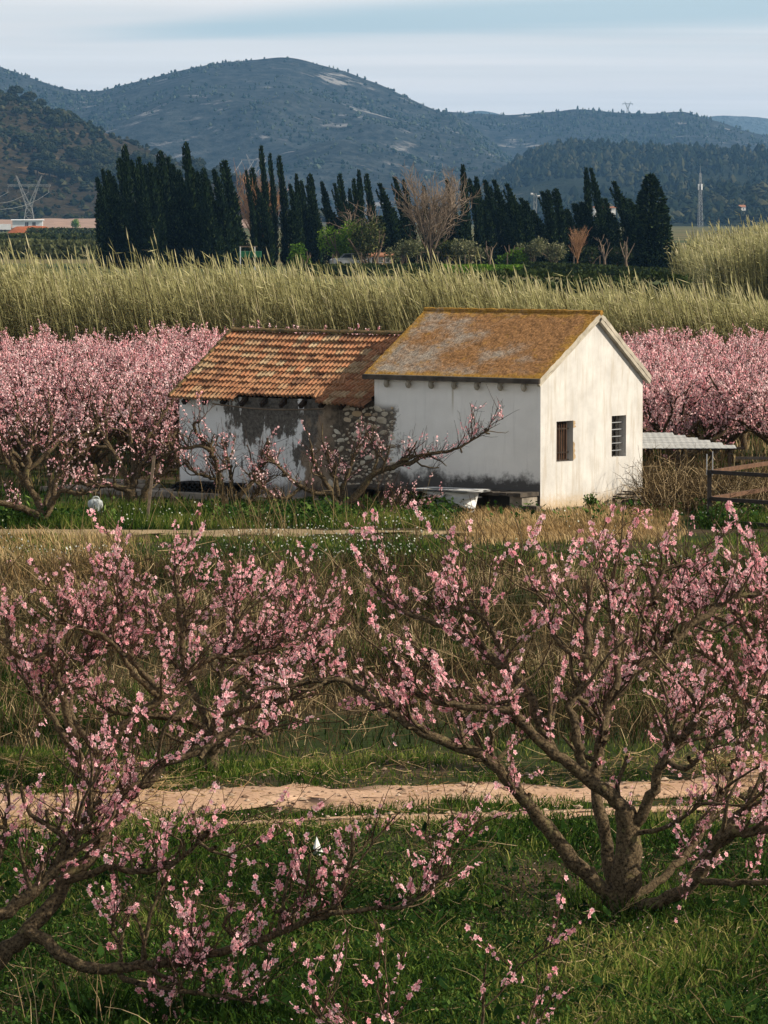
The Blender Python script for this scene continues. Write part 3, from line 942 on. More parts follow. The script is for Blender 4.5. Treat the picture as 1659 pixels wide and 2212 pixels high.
def tile_mesh():
    tw, tl = 0.205, 0.30
    prof = [(0, 0.006), (0.012, 0.034), (0.045, 0.038), (0.062, 0.010), (0.1, 0.006), (0.112, 0.034), (0.145, 0.038), (0.162, 0.010), (0.204, 0.006)]
    n = len(prof)
    G = Geo()
    rows = [(0.0, 0.05), (tl, 0.0)]                # the lower end rides on the tile below
    V = [[(px * tw / 0.204, yy, pz + lift) for px, pz in prof] for yy, lift in rows]
    G.add(np.array(V), grid_faces(2, n))
    lo = np.array([(px * tw / 0.204, 0.0, pz + 0.05 - 0.05) for px, pz in prof])
    G.add(np.stack([lo, np.array(V[0])]), grid_faces(2, n))
    return G.mesh('roof_tile', MTILE)

def build_shed():
    x0, x1 = -8.81, -3.915
    wt = lambda y: 1.97 + 0.62 * min(y, 3.6 - y)
    G = Geo()
    G.add([(x0, 0, -0.2), (x1, 0, -0.2), (x1, 0, 2.0), (x0, 0, 2.0)], [[0, 1, 2, 3]])
    G.build('front_wall', MSHED, shed, label='peeling white front wall with black mould and bare stone')
    G = Geo()
    G.add([(x0, 3.6, -0.2), (x0, 0, -0.2), (x0, 0, 2.0), (x0, 1.8, 3.12), (x0, 3.6, 2.0)], [[0, 1, 2, 3, 4]])
    G.build('end_wall', MSHED, shed)
    G = Geo()
    G.add([(x1, 3.6, -0.2), (x0, 3.6, -0.2), (x0, 3.6, 2.0), (x1, 3.6, 2.0)], [[0, 1, 2, 3]])
    G.build('rear_wall', MSHED, shed)
    # roof boards under the tiles
    sl = math.atan2(1.31, 2.05)
    G = Geo()
    def slab(y0, z0, y1, z1):
        v = [(x0 - 0.04, y0, z0), (x1, y0, z0), (x1, y1, z1), (x0 - 0.04, y1, z1)]
        v += [(a, b, c - 0.04) for a, b, c in v]
        G.add(v, [(0, 1, 2, 3), (7, 6, 5, 4), (0, 4, 5, 1), (1, 5, 6, 2), (2, 6, 7, 3), (3, 7, 4, 0)])
    slab(0.03, 1.93 + 0.28 * 0.639 - 0.02, 1.8, 3.22)
    slab(3.85, 1.93 - 0.01, 1.8, 3.22)
    G.build('roof_deck', MDARKWOOD, shed)
    # rafters under the eave
    for x in np.linspace(x0 + 0.25, x1 - 0.2, 10):
        G = Geo()
        beam(G, (x, 0.25, 1.93 + 0.5 * 0.639 - 0.11), (x, -0.2 + 0.05 * rng.random(), 1.93 + 0.04 * 0.639 - 0.10), 0.07, 0.09)
        G.build('rafter', MDARKWOOD, shed)
    # the tiles: eleven courses of twenty-four and a broken twelfth one along the eave
    me = tile_mesh()
    run = math.hypot(2.05, 1.31)
    ncol, nrow = 24, 11
    cw = (x1 - x0 + 0.04) / ncol
    rot0 = Matrix.Rotation(sl, 4, 'X')
    def put(cx, dist, droop=0.0, twist=0.0):
        o = link('roof_tile', me, shed)
        sag = -0.05 * math.sin(PI * (cx - x0) / (x1 - x0)) * math.sin(PI * dist / run) if dist > 0.1 else 0.0
        o.location = (cx, -0.25 + dist * math.cos(sl), 1.925 + dist * math.sin(sl) + sag + 0.006 * rng.normal())
        o.rotation_euler = (sl + droop + 0.02 * rng.normal(), 0.012 * rng.normal(), twist + 0.012 * rng.normal())
        return o
    step = (run - 0.02) / 11.4
    for r in range(nrow):
        for c in range(ncol):
            if r == 0 and 0.33 < (c + 0.5) / ncol < 0.74:
                continue
            d = step * r
            q = put(x0 - 0.04 + c * cw, d, droop=-0.05 if (r == 0 and c > 18) else 0.0)
            if r == 0 and c > 18:
                q.location.z -= 0.02 * (c - 18) * 0.5
                q.location.y -= 0.012 * (c - 18)
    for (cx, d, tw) in ((-5.25, 0.05, 0.35), (-5.0, 0.55, 0.5), (-4.62, 1.62, 0.7)):
        q = put(cx, d, 0.05, tw); q.location.z += 0.05
    # mossy ridge tiles
    for i in range(14):
        G = Geo()
        a = np.linspace(0, PI, 7)
        xa = x0 - 0.05 + i * 0.352
        V = [[(xx, 1.8 + math.cos(t) * rr, 3.245 + math.sin(t) * rr * 0.62) for t in a] for xx, rr in ((xa, 0.12), (xa + 0.365, 0.10))]
        G.add(np.array(V), grid_faces(2, 7)[:, ::-1])
        G.build('ridge_tile', MMOSS, shed)
    # verge tiles along the left end
    for i in range(8):
        G = Geo()
        t0, t1 = i / 8, (i + 1.12) / 8
        p = lambda t: np.array([x0 - 0.05, -0.25 + 2.05 * t, 1.95 + 1.31 * t + 0.02])
        tubes(G, np.stack([p(t0) + (0, 0, 0.02), p(t1)]), np.array([0.055, 0.045]), 6, cap=True)
        G.build('verge_tile', MMOSS, shed)
    # a pole slung under the broken eave
    G = Geo()
    pts = catmull([(-7.75, -0.26, 1.86), (-6.6, -0.28, 1.79), (-5.6, -0.27, 1.80), (-4.95, -0.22, 1.84)], 0.15)
    tubes(G, pts, np.full(len(pts), 0.016), 5)
    G.build('eave_pole', MWOOD, shed)
    # bare stones in the wall
    stone_ms = []
    mst = D.materials.new('rubble_stone'); mst.use_nodes = True; nt = mst.node_tree; nt.nodes.clear()
    r = nd(nt, 'ObjectInfo').outputs['Random']
    p = nd(nt, 'TexCoord').outputs['Object']
    n1 = noise(nt, p, 25, 5, 0.7)
    c = ramp(nt, r, [(0, (0.36, 0.29, 0.21)), (0.5, (0.55, 0.48, 0.37)), (0.8, (0.72, 0.66, 0.55)), (1, (0.52, 0.36, 0.2))])
    c = mix(nt, mth(nt, 'MULTIPLY', smooth(nt, n1, 0.45, 0.65), 0.5), c, (0.10, 0.085, 0.07))
    finish(nt, princ(nt, c, 0.95, bump(nt, n1, 0.5, 0.01), 0.1))
    for k in range(6):
        G = Geo()
        lat, lon = 4, 7
        V = [(0, 0, 1.0)]
        for i in range(1, lat):
            th = PI * i / lat
            for j in range(lon):
                ph = 2 * PI * j / lon
                q = 0.72 + 0.5 * rng.random()
                V.append((math.sin(th) * math.cos(ph) * q, math.sin(th) * math.sin(ph) * q, math.cos(th) * q))
        V.append((0, 0, -1.0))
        V = np.array(V) * np.array([1.0, 0.5, 0.7])
        f4 = grid_faces(lat - 1, lon, True) + 1
        G.add(V, f4[:, ::-1])
        n0 = len(V)
        G.f.append((np.array([[0, 1 + j, 1 + (j + 1) % lon] for j in range(lon)]), 0))
        G.f.append((np.array([[n0 - 1, n0 - 1 - lon + (j + 1) % lon, n0 - 1 - lon + j] for j in range(lon)]), 0))
        stone_ms.append(G.mesh('stone', mst))
    placed = []
    tries = 0
    while len(placed) < 170 and tries < 16000:
        tries += 1
        z = 0.35 + 1.55 * rng.random()
        lo = -5.0 + 0.35 * (1.9 - z) * rng.random() + (0.35 if z > 1.5 else 0)
        x = lo + (-3.45 - lo) * rng.random()
        rr = 0.026 + 0.075 * rng.random() ** 2.2
        if z > 1.6: rr *= 1.25
        if all((x - a) ** 2 + ((z - b) * 1.3) ** 2 > (rr + q) ** 2 * 0.82 for a, b, q in placed):
            placed.append((x, z, rr))
    for i, (x, z, rr) in enumerate(placed):
        o = link('stone', stone_ms[i % 6], shed if x < -3.915 else house)
        o.location = (x, 0.0, z)
        o.scale = (rr * (0.95 + 0.7 * rng.random()), rr * 0.7, rr * (0.75 + 0.3 * rng.random()))
        o.rotation_euler = (0.2 * rng.normal(), rng.normal() * 0.25, 0.15 * rng.normal())
build_shed()
# ------------------------------------------------------------------ peach trees
def resample(c, n):
    d = np.concatenate([[0], np.cumsum(np.linalg.norm(np.diff(c, axis=0), axis=1))])
    t = np.linspace(0, d[-1], n)
    return np.stack([np.interp(t, d, c[:, k]) for k in range(3)], 1), d[-1]

def peach(limbs, sides=7, sec=3.0, seclen=(0.2, 0.75), shoots=400, shootlen=(0.15, 0.6), flowering=0.6, spacing=0.02,
          fsize=(0.017, 0.025), simple=False, step=0.07, tw=1.0, up=1.0, thin=False, cover=(0.25, 0.85), axis=(0, 0)):
    """limbs: (points, r0, r1) rooted at the trunk; gives the geometry of one vase-pruned tree"""
    out = {'limbs': []}
    LP, LR, LL = [], [], []
    for pts, r0, r1 in limbs:
        c = catmull(pts, step)
        c[1:] += rng.normal(size=(len(c) - 1, 3)) * min(0.014, r1 * 0.55)
        n = len(c)
        r = r0 + (r1 - r0) * np.linspace(0, 1, n) ** 0.85
        r = r * (0.92 + 0.22 * fbm(np.arange(n) * 0.45, np.full(n, rng.random() * 50), 4, 3))
        G = Geo()
        tubes(G, c, r, sides, cap=True, lump=0.08)
        out['limbs'].append(G)
        p, L = resample(c, 24)
        LP.append(p); LR.append(np.linspace(r0, r1, 24)); LL.append(L)
    LP, LR, LL = np.array(LP), np.array(LR), np.array(LL)
    prob = LL.copy(); prob[0] *= 0.15
    ns = max(1, int(LL.sum() * sec))
    idx = rng.choice(len(LP), ns, p=prob / prob.sum())
    t = 0.3 + 0.7 * rng.random(ns)
    p, d = along(LP, idx, t)
    o = p.copy(); o[:, 0] -= axis[0]; o[:, 1] -= axis[1]; o[:, 2] = 0
    o = nrmz(o)
    dr = nrmz(d * 0.5 + rng.normal(size=(ns, 3)) * 0.5 + o * 0.25 + np.array([0, 0, 0.5 * up]))
    ln = seclen[0] + (seclen[1] - seclen[0]) * rng.random(ns)
    S = grow(p, dr, ln, 7, 0.24, 0.10)
    rb = np.clip(np.interp(t, [0, 1], [1, 1]) * LR[idx, (t * 23).astype(int)] * 0.5, 0.007 * tw, 0.026)
    SR = rb[:, None] * np.linspace(1, 0.45, 7)[None]
    Gs = Geo()
    tubes(Gs, S, SR, 4, 0.25, lump=0.12)
    # pruning stubs
    nst = int(ns * 0.8)
    i2 = rng.choice(len(LP), nst, p=prob / prob.sum())
    p2, d2 = along(LP, i2, 0.3 + 0.7 * rng.random(nst))
    S2 = grow(p2, nrmz(d2 * 0.3 + rng.normal(size=(nst, 3)) * 0.6 + np.array([0, 0, 0.4])), 0.05 + 0.09 * rng.random(nst), 3, 0.1, 0.1)
    tubes(Gs, S2, np.full((nst, 3), 0.016) * (0.7 + 0.6 * rng.random((nst, 1))), 5, 0.2, cap=False)
    out['branches'] = Gs
    # flowering shoots
    k1 = int(shoots * 0.6); k2 = shoots - k1
    ia = rng.integers(0, ns, k1)
    pa, da = along(S, ia, 0.15 + 0.85 * rng.random(k1))
    ib = rng.choice(len(LP), k2, p=prob / prob.sum())
    pb, db = along(LP, ib, 0.3 + 0.7 * rng.random(k2))
    p = np.concatenate([pa, pb]); d = np.concatenate([da, db])
    o = p.copy(); o[:, 0] -= axis[0]; o[:, 1] -= axis[1]; o[:, 2] = 0; o = nrmz(o)
    dr = nrmz(d * 0.25 + rng.normal(size=(shoots, 3)) * 0.5 + o * 0.2 + np.array([0, 0, 0.7 * up]))
    ln = shootlen[0] + (shootlen[1] - shootlen[0]) * rng.random(shoots) ** 1.5
    T = grow(p, dr, ln, 5, 0.10, 0.05)
    Gt = Geo()
    tubes(Gt, T, np.full((shoots, 1), 0.0042 * tw) * np.linspace(1, 0.45, 5)[None], 3, 0.2 + 0.6 * rng.random(shoots))
    # side spurs without blossom
    nsp = shoots
    isp = rng.integers(0, shoots, nsp)
    psp, dsp = along(T, isp, rng.random(nsp))
    SP = grow(psp, nrmz(dsp * 0.5 + rng.normal(size=(nsp, 3)) * 0.7 + np.array([0, 0, 0.3])), 0.05 + 0.2 * rng.random(nsp), 3, 0.15, 0.05)
    tubes(Gt, SP, np.full((nsp, 1), 0.0026 * tw) * np.array([[1, 0.8, 0.5]]), 3, 0.2 + 0.6 * rng.random(nsp))
    out['twigs'] = Gt
    fl = np.where(rng.random(shoots) < flowering)[0]
    cov = cover[0] + (cover[1] - cover[0]) * rng.random(len(fl))
    cnt = np.maximum(2, (ln[fl] * cov / spacing * (0.5 + rng.random(len(fl)))).astype(int))
    idf = np.repeat(fl, cnt)
    c0 = np.repeat((1 - cov) * rng.random(len(fl)), cnt)
    cv = np.repeat(cov, cnt)
    tt = np.clip(c0 + cv * rng.random(len(idf)), 0, 1)
    pf, df = along(T, idf, tt)
    rd = rand_dirs(len(pf))
    rd = nrmz(rd - df * np.sum(rd * df, 1, keepdims=True) * 0.7)
    sz = (fsize[0] + (fsize[1] - fsize[0]) * rng.random(len(pf))) * np.where(rng.random(len(pf)) < 0.2, 0.55, 1.0)
    out['fpos'] = pf + rd * (sz * 0.9)[:, None]
    out['fnrm'] = nrmz(rd + np.array([0, 0, 0.15]))
    out['fsize'] = sz
    out['ftint'] = np.clip(np.repeat(0.44 + 0.46 * rng.random(len(fl)), cnt) + 0.22 * rng.normal(size=len(pf)), 0, 1)
    return out

def buds(G, pos, nrm, size, tint):
    """far blossoms: a folded pair of petals each"""
    t1 = nrmz(np.cross(nrm, rand_dirs(len(pos)))); t2 = np.cross(nrm, t1)
    s = size[:, None]
    diamonds(G, pos - t1 * s, t1 * s * 2 + nrm * s * 0.4, t2 * s * 0.9, tint)
    diamonds(G, pos - t2 * s * 0.8 + nrm * s * 0.5, t2 * s * 1.6 - nrm * s * 0.7, t1 * s * 0.8, tint)

FLOWER_MESHES = []
def flower_meshes():
    for k in range(5):
        G = Geo()
        flowers(G, np.zeros((1, 3)), np.array([[0, 0, 1.0]]), np.array([1.0]), np.array([0.15 + 0.17 * k]))
        FLOWER_MESHES.append(G.mesh('blossom', MBL))
flower_meshes()

def plant_peach(base, limbs_px, label, group=None, trunk_r=0.12, singles=0, **kw):
    """a hand-traced tree: every limb is a list of (px, py, dY) read off the photograph, dY its distance behind the trunk"""
    base = np.array(base, float)
    base[2] = float(hz(base[0], base[1]))
    root = empty('peach_tree', base, category='tree', label=label)
    if group:
        root['group'] = group
    limbs = []
    for i, (pts, r0, r1) in enumerate(limbs_px):
        P = np.array([at(a, b, base[1] + dy) for a, b, dy in pts]) - base
        if i == 0:
            P[0, 2] = -0.12
        k_ = 0.84 if base[1] < 60 else 1.15
        limbs.append((P, r0 * k_, r1 * k_))
    q = peach(limbs, **kw)
    for i, G in enumerate(q['limbs']):
        G.build('trunk' if i == 0 else 'limb', MB, root, smooth=True)
    q['branches'].build('branches', MB, root, smooth=True, kind='stuff')
    q['twigs'].build('twigs', MTWIG, root, kind='stuff')
    n = len(q['fpos'])
    pick = np.zeros(n, bool)
    if singles:
        # single blossoms where the photograph shows them: in the frame
        W = q['fpos'] + base
        u = W[:, 0] / W[:, 1] * F + CX
        ok = np.where((u > 10) & (u < 1650))[0]
        pick[rng.choice(ok, min(singles, len(ok)), replace=False)] = True
        for i in np.where(pick)[0]:
            o = link('blossom', FLOWER_MESHES[min(4, int(q['ftint'][i] * 5))], root)
            o.location = q['fpos'][i]
            o.rotation_euler = Vector(q['fnrm'][i]).to_track_quat('Z', 'Y').to_euler()
            s = q['fsize'][i] * 1.08
            o.scale = (s, s, s)
    G = Geo()
    r = ~pick
    if kw.get('simple'):
        buds(G, q['fpos'][r], q['fnrm'][r], q['fsize'][r], q['ftint'][r])
    else:
        flowers(G, q['fpos'][r], q['fnrm'][r], q['fsize'][r], q['ftint'][r])
    G.build('blossoms', MBL, root, kind='stuff')
    return root

def L(s, r0, r1, d0=0.0, d1=0.0):
    """'x,y x,y ...' with the distance offset running from d0 to d1"""
    p = [tuple(float(v) for v in w.split(',')) for w in s.split()]
    n = len(p)
    return ([(a, b, d0 + (d1 - d0) * (i / max(1, n - 1))) for i, (a, b) in enumerate(p)], r0, r1)

# the big tree in front on the right
TA = [
    L('1345,1990 1346,1950 1352,1900 1357,1840 1355,1785 1345,1745', 0.185, 0.105),
    L('1335,1960 1309,1930 1239,1856 1179,1786 1129,1721 1094,1681 1044,1631 954,1600 879,1562 829,1527 780,1492 725,1467 650,1478 575,1487 525,1512', 0.085, 0.018, 0, -0.5),
    L('1350,1760 1334,1731 1264,1676 1199,1631 1149,1585 1109,1535 1079,1535 1004,1527 929,1512 884,1487 859,1457 854,1397', 0.075, 0.018, 0, -0.3),
    L('1357,1800 1374,1781 1394,1741 1419,1681 1434,1641 1459,1611 1479,1587 1504,1557 1504,1522 1484,1492', 0.062, 0.03, 0, -0.2),
    L('1355,1965 1379,1961 1444,1936 1514,1886 1544,1826 1579,1801 1659,1791 1770,1765', 0.075, 0.035, 0, -0.6),
    L('1500,1896 1554,1906 1659,1906 1770,1890', 0.035, 0.02, -0.2, -0.9),
    L('1540,1830 1565,1795 1599,1761 1629,1711 1659,1681 1730,1610', 0.055, 0.025, -0.3, 0.2),
    L('1340,1950 1329,1911 1314,1851 1304,1781 1294,1736 1290,1660 1304,1577 1320,1500 1349,1470 1379,1437 1429,1407 1474,1367 1529,1327 1579,1297 1659,1275 1720,1240', 0.072, 0.022, 0.25, 1.5),
    L('1350,1955 1374,1941 1419,1906 1469,1861 1500,1820 1545,1740 1580,1680 1600,1600 1640,1530', 0.05, 0.018, 0.2, 1.4),
    L('1199,1631 1165,1560 1139,1492 1089,1442 1029,1392 954,1352 879,1322 829,1287 800,1240', 0.055, 0.016, 0.1, 1.0),
    L('1095,1445 1079,1387 1044,1332 994,1317 929,1312', 0.032, 0.014, 0.5, 0.9),
    L('1264,1676 1244,1577 1232,1525 1262,1480 1267,1422 1269,1340 1269,1247', 0.05, 0.026, 0.1, 0.3),
    L('1265,1422 1209,1392 1189,1347 1179,1297 1149,1270', 0.032, 0.016, 0.2, 0.5),
    L('1379,1437 1385,1380 1400,1320 1420,1265 1445,1225 1490,1215', 0.034, 0.014, 1.0, 1.2),
    L('1040,1635 1010,1560 960,1480 930,1430 900,1400', 0.036, 0.014, -0.1, 0.2),
    L('1330,1490 1335,1400 1322,1310 1328,1220', 0.034, 0.016, 0.7, 1.0),
    L('1440,1640 1480,1660 1540,1600 1580,1560', 0.03, 0.012, -0.1, -0.5),
    L('1374,1800 1430,1790 1480,1765 1520,1735 1560,1740', 0.024, 0.012, -0.05, -0.5),
]
plant_peach(gnd(1345, 1985), TA, 'large peach tree in sparse pink blossom with a thick forked trunk beside the dirt track', 'big peach trees in front of the house',
            shoots=980, sec=5.0, singles=300, sides=9, flowering=0.66, spacing=0.021)

TB = [
    L('-62,2190 -55,2140 -40,2105', 0.14, 0.12),
    L('-45,2115 0,2066 30,2041 65,2006 100,1971 125,1931 150,1891 210,1831 250,1756 275,1706 320,1691 350,1654 410,1631 460,1601 520,1567 570,1590 592,1565', 0.085, 0.018, 0, 0.6),
    L('-50,2100 -20,2000 0,1971 40,1951 100,1901 135,1861 165,1815 190,1756 200,1691 215,1640', 0.075, 0.022, 0, 0.2),
    L('60,2010 100,2031 125,2061 175,2086 250,2091 350,2081 450,2066 550,2036 625,2006 700,1981 720,1965 740,1916 760,1841 765,1800', 0.058, 0.016, 0, -0.5),
    L('712,1972 775,1966 830,1961 874,1961 939,1911 979,1876', 0.022, 0.006, -0.45, -0.7),
    L('255,2091 270,2116 330,2131 390,2141 475,2152 540,2165', 0.028, 0.010, -0.1, -0.5),
    L('260,2091 258,2041 235,2006', 0.018, 0.009, -0.1, -0.1),
    L('603,2013 615,1941 625,1881 645,1858', 0.02, 0.009, -0.35, -0.3),
    L('130,1905 200,1886 245,1871 280,1884 325,1881 370,1866 430,1818 420,1778', 0.036, 0.014, 0.2, -0.2),
    L('125,1861 140,1811 100,1781 65,1756 45,1700', 0.032, 0.014, 0.1, 0.1),
    L('-45,2060 -20,1940 0,1850 15,1760 18,1690', 0.03, 0.012, 0, 0.2),
    L('100,1910 130,1850 170,1800 235,1790 290,1745', 0.03, 0.012, 0.1, 0.3),
    L('425,1815 460,1838 500,1850', 0.016, 0.008, -0.2, -0.3),
]
plant_peach(gnd(-62, 2185), TB, 'peach tree at the lower left with one long low branch sweeping over the grass', 'big peach trees in front of the house',
            shoots=600, sec=4.6, singles=300, sides=9, flowering=0.56, spacing=0.020, axis=(0.4, 0))

TC = [
    L('182,1712 178,1680 172,1645', 0.115, 0.10),
    L('175,1660 166,1620 150,1560 125,1470 105,1400 95,1415 50,1425 0,1375 -50,1340', 0.06, 0.02, 0, -0.3),
    L('178,1660 210,1627 280,1557 350,1507 415,1457 450,1424 500,1417 565,1407 640,1387 690,1355', 0.065, 0.018, 0, 0.3),
    L('345,1508 290,1457 235,1382 160,1350 125,1330', 0.04, 0.018, 0.1, -0.4),
    L('415,1457 400,1440 395,1372 385,1297 376,1228', 0.045, 0.024, 0.2, 0.3),
    L('350,1507 300,1440 275,1397 262,1340 258,1265 235,1235', 0.045, 0.02, 0.1, 0.5),
    L('500,1417 512,1340 508,1262', 0.03, 0.015, 0.2, 0.3),
    L('510,1345 545,1310 590,1285', 0.022, 0.01, 0.3, 0.3),
    L('105,1402 120,1345 200,1370 300,1420', 0.03, 0.012, 0, 0.5),
    L('172,1650 120,1560 60,1480 20,1400 10,1320', 0.05, 0.016, 0, 0.7),
    L('210,1627 150,1530 190,1440 180,1350 190,1290', 0.045, 0.016, 0, 0.8),
]
plant_peach(gnd(180, 1705), TC, 'blossoming peach tree behind the lower left one with a pale bent trunk', 'big peach trees in front of the house',
            shoots=760, sec=4.6, singles=300, sides=8, flowering=0.54, spacing=0.020, axis=(-1.2, 0))

TDD = [
    L('455,1672 456,1620 458,1585', 0.10, 0.085),
    L('456,1600 420,1560 330,1545 250,1540 190,1500', 0.05, 0.016, 0, -0.3),
    L('458,1590 470,1540 520,1480 600,1440 680,1405 730,1330', 0.055, 0.016, 0, 0.3),
    L('458,1590 478,1510 480,1440 500,1350 470,1270', 0.05, 0.016, 0, 0.5),
    L('456,1590 420,1500 370,1420 330,1340 300,1280', 0.05, 0.015, 0.1, 0.8),
    L('470,1545 540,1530 620,1515 690,1470', 0.04, 0.012, 0, -0.4),
    L('480,1500 560,1440 610,1370 650,1300', 0.04, 0.012, 0, 0.6),
]
plant_peach(gnd(455, 1668), TDD, 'peach tree with a short straight trunk in the weeds beyond the dirt track', 'big peach trees in front of the house',
            shoots=460, sec=4.6, sides=8, flowering=0.54, spacing=0.021, axis=(0, 0))

TG = [
    L('1010,2345 1012,2310 1016,2285', 0.09, 0.07),
    L('1016,2290 1040,2215 1046,2140 1050,2082', 0.02, 0.006, 0, -0.2),
    L('1016,2290 930,2240 840,2200 815,2140', 0.024, 0.006, 0, -0.2),
    L('1016,2290 1120,2260 1250,2230 1300,2195', 0.026, 0.007, 0, 0.1),
    L('930,2240 760,2230 680,2190 655,2150', 0.02, 0.006, -0.1, -0.3),
]
plant_peach(gnd(1010, 2340), TG, 'peach tree below the bottom edge with a few flowering tips poking into view', 'big peach trees in front of the house',
            shoots=46, sec=2.0, sides=7, flowering=0.7, spacing=0.026)
TE = [
    L('1715,1690 1712,1640 1705,1600', 0.11, 0.09),
    L('1705,1610 1650,1560 1600,1500 1560,1440 1500,1400', 0.055, 0.016, 0, -0.2),
    L('1705,1610 1660,1500 1640,1420 1600,1340 1560,1290 1520,1250', 0.055, 0.016, 0, 0.4),
    L('1705,1610 1690,1520 1670,1420 1662,1330 1665,1260', 0.055, 0.016, 0, 0.5),
    L('1705,1610 1780,1500 1850,1400', 0.055, 0.02, 0, 0.4),
    L('1600,1500 1550,1520 1500,1530 1450,1560', 0.03, 0.01, -0.1, -0.4),
    L('1600,1345 1530,1330 1480,1280 1440,1250', 0.028, 0.01, 0.4, 0.6),
]
plant_peach(gnd(1715, 1688), TE, 'peach tree cut by the right edge whose branches reach in below the metal pen', 'big peach trees in front of the house',
            shoots=640, sec=4.6, sides=8, flowering=0.66, spacing=0.021)
# generated limbs of a vase-pruned tree: short trunk, spreading arms, forks
def vase(n, Rr, Hh, th, r0=0.06, fork=True, zf=1.0):
    limbs = [([(0, 0, -0.15), (0.02 * rng.normal(), 0.02 * rng.normal(), th * 0.5), (0.03 * rng.normal(), 0.03 * rng.normal(), th)], r0 * 1.8, r0 * 1.4)]
    a0 = rng.random() * 6
    for i in range(n):
        a = a0 + 2 * PI * i / n + 0.25 * rng.normal()
        rr = Rr * (0.8 + 0.3 * rng.random()); hh = Hh * (0.8 + 0.25 * rng.random())
        c, s = math.cos(a), math.sin(a)
        j = lambda k: np.array([rng.normal(), rng.normal(), rng.normal() * 0.6]) * k
        p0 = np.array([0.02 * c, 0.02 * s, th * 0.85])
        p1 = np.array([c * rr * 0.38, s * rr * 0.38, th + (hh - th) * 0.3]) + j(0.06)
        p2 = np.array([c * rr * 0.75, s * rr * 0.75, th + (hh - th) * 0.58 * zf]) + j(0.1)
        p3 = np.array([c * rr, s * rr, hh * zf]) + j(0.12)
        limbs.append(([p0, p1, p2, p3], r0, r0 * 0.28))
        if fork:
            b = a + (0.55 if rng.random() < 0.5 else -0.55)
            q = np.array([math.cos(b) * rr * 0.85, math.sin(b) * rr * 0.85, hh * (0.85 + 0.2 * rng.random())]) + j(0.1)
            limbs.append(([p1, (p1 + q) / 2 + j(0.08), q], r0 * 0.62, r0 * 0.25))
    return limbs

# four trees in front of the house
MID = 'gnarled peach trees standing before the house'
TM1 = [
    L('95,1138 93,1120 96,1100', 0.125, 0.11),
    L('95,1110 87,1118 53,1102 8,1089 -40,1075', 0.07, 0.035, 0, -0.4),
    L('94,1105 80,1080 74,1072 55,1038 26,1009 0,978 -20,950', 0.065, 0.03, 0, 0.2),
    L('97,1108 106,1100 114,1070 127,1020 140,1004 156,991 190,960', 0.065, 0.022, 0, 0.3),
    L('100,1108 110,1092 124,1070 143,1057 159,1065 185,1065', 0.05, 0.025, 0, -0.3),
    L('55,1035 61,1000 64,978 71,935 72,920', 0.05, 0.025, 0.1, 0.2),
    L('97,1100 110,1040 100,980 110,920 105,870', 0.05, 0.018, 0.2, 1.0),
    L('127,1020 150,960 200,930 240,900', 0.035, 0.014, 0.3, 0.9),
    L('30,1010 20,940 40,890 30,850', 0.035, 0.014, 0.1, 0.8),
]
plant_peach(gnd(95, 1137), TM1, 'gnarled peach tree at the left edge with a low forked trunk in green grass', MID, shoots=330, sec=3.2, sides=8, spacing=0.026, flowering=0.6, fsize=(0.018, 0.024), simple=True, tw=1.4)
TM2 = [
    L('285,1098 284,1080 282,1060', 0.125, 0.11),
    L('282,1070 270,1055 238,1049 198,1049 170,1040', 0.06, 0.03, 0, -0.3),
    L('283,1065 300,1020 320,980 345,960 370,940', 0.06, 0.02, 0, 0.3),
    L('283,1065 265,1010 240,970 215,930 200,880', 0.06, 0.02, 0, 0.4),
    L('284,1065 290,1000 280,940 285,880', 0.06, 0.02, 0, 0.7),
    L('305,1095 315,1060 330,1035 365,1015 385,1005 365,970 345,955', 0.07, 0.03, 0, -0.1),
    L('285,1040 310,960 350,900 365,870', 0.04, 0.015, 0.1, 0.8),
    L('240,970 200,960 165,930', 0.035, 0.014, 0.2, 0.2),
]
plant_peach(gnd(285, 1097), TM2, 'gnarled peach tree beside the left corner of the shed with many crooked limbs', MID, shoots=340, sec=3.4, sides=8, spacing=0.026, flowering=0.58, fsize=(0.018, 0.024), simple=True, tw=1.4)
TM3 = [
    L('500,1116 495,1105 490,1090', 0.10, 0.085),
    L('492,1100 478,1055 468,1005 458,975 451,956', 0.055, 0.032, 0, -0.1),
    L('458,978 438,965 412,966 385,972 350,985', 0.035, 0.014, -0.1, -0.2),
    L('440,962 425,935 420,915 432,912', 0.03, 0.02, -0.1, -0.2),
    L('488,1095 470,1045 450,1030 420,1020 400,1000', 0.04, 0.016, 0, -0.3),
    L('503,1105 514,1075 541,1045 574,989 580,943', 0.05, 0.018, 0, 0.2),
    L('510,1105 545,1075 565,1040 580,1020', 0.04, 0.016, 0, 0.4),
    L('498,1100 500,1040 492,990 478,950', 0.04, 0.018, 0.1, 0.4),
]
plant_peach(gnd(500, 1114), TM3, 'sparse leaning peach tree with bare knobbly limbs before the shed wall', MID, shoots=340, sec=6, sides=8, spacing=0.03, flowering=0.34, fsize=(0.018, 0.024), simple=True, tw=1.4)
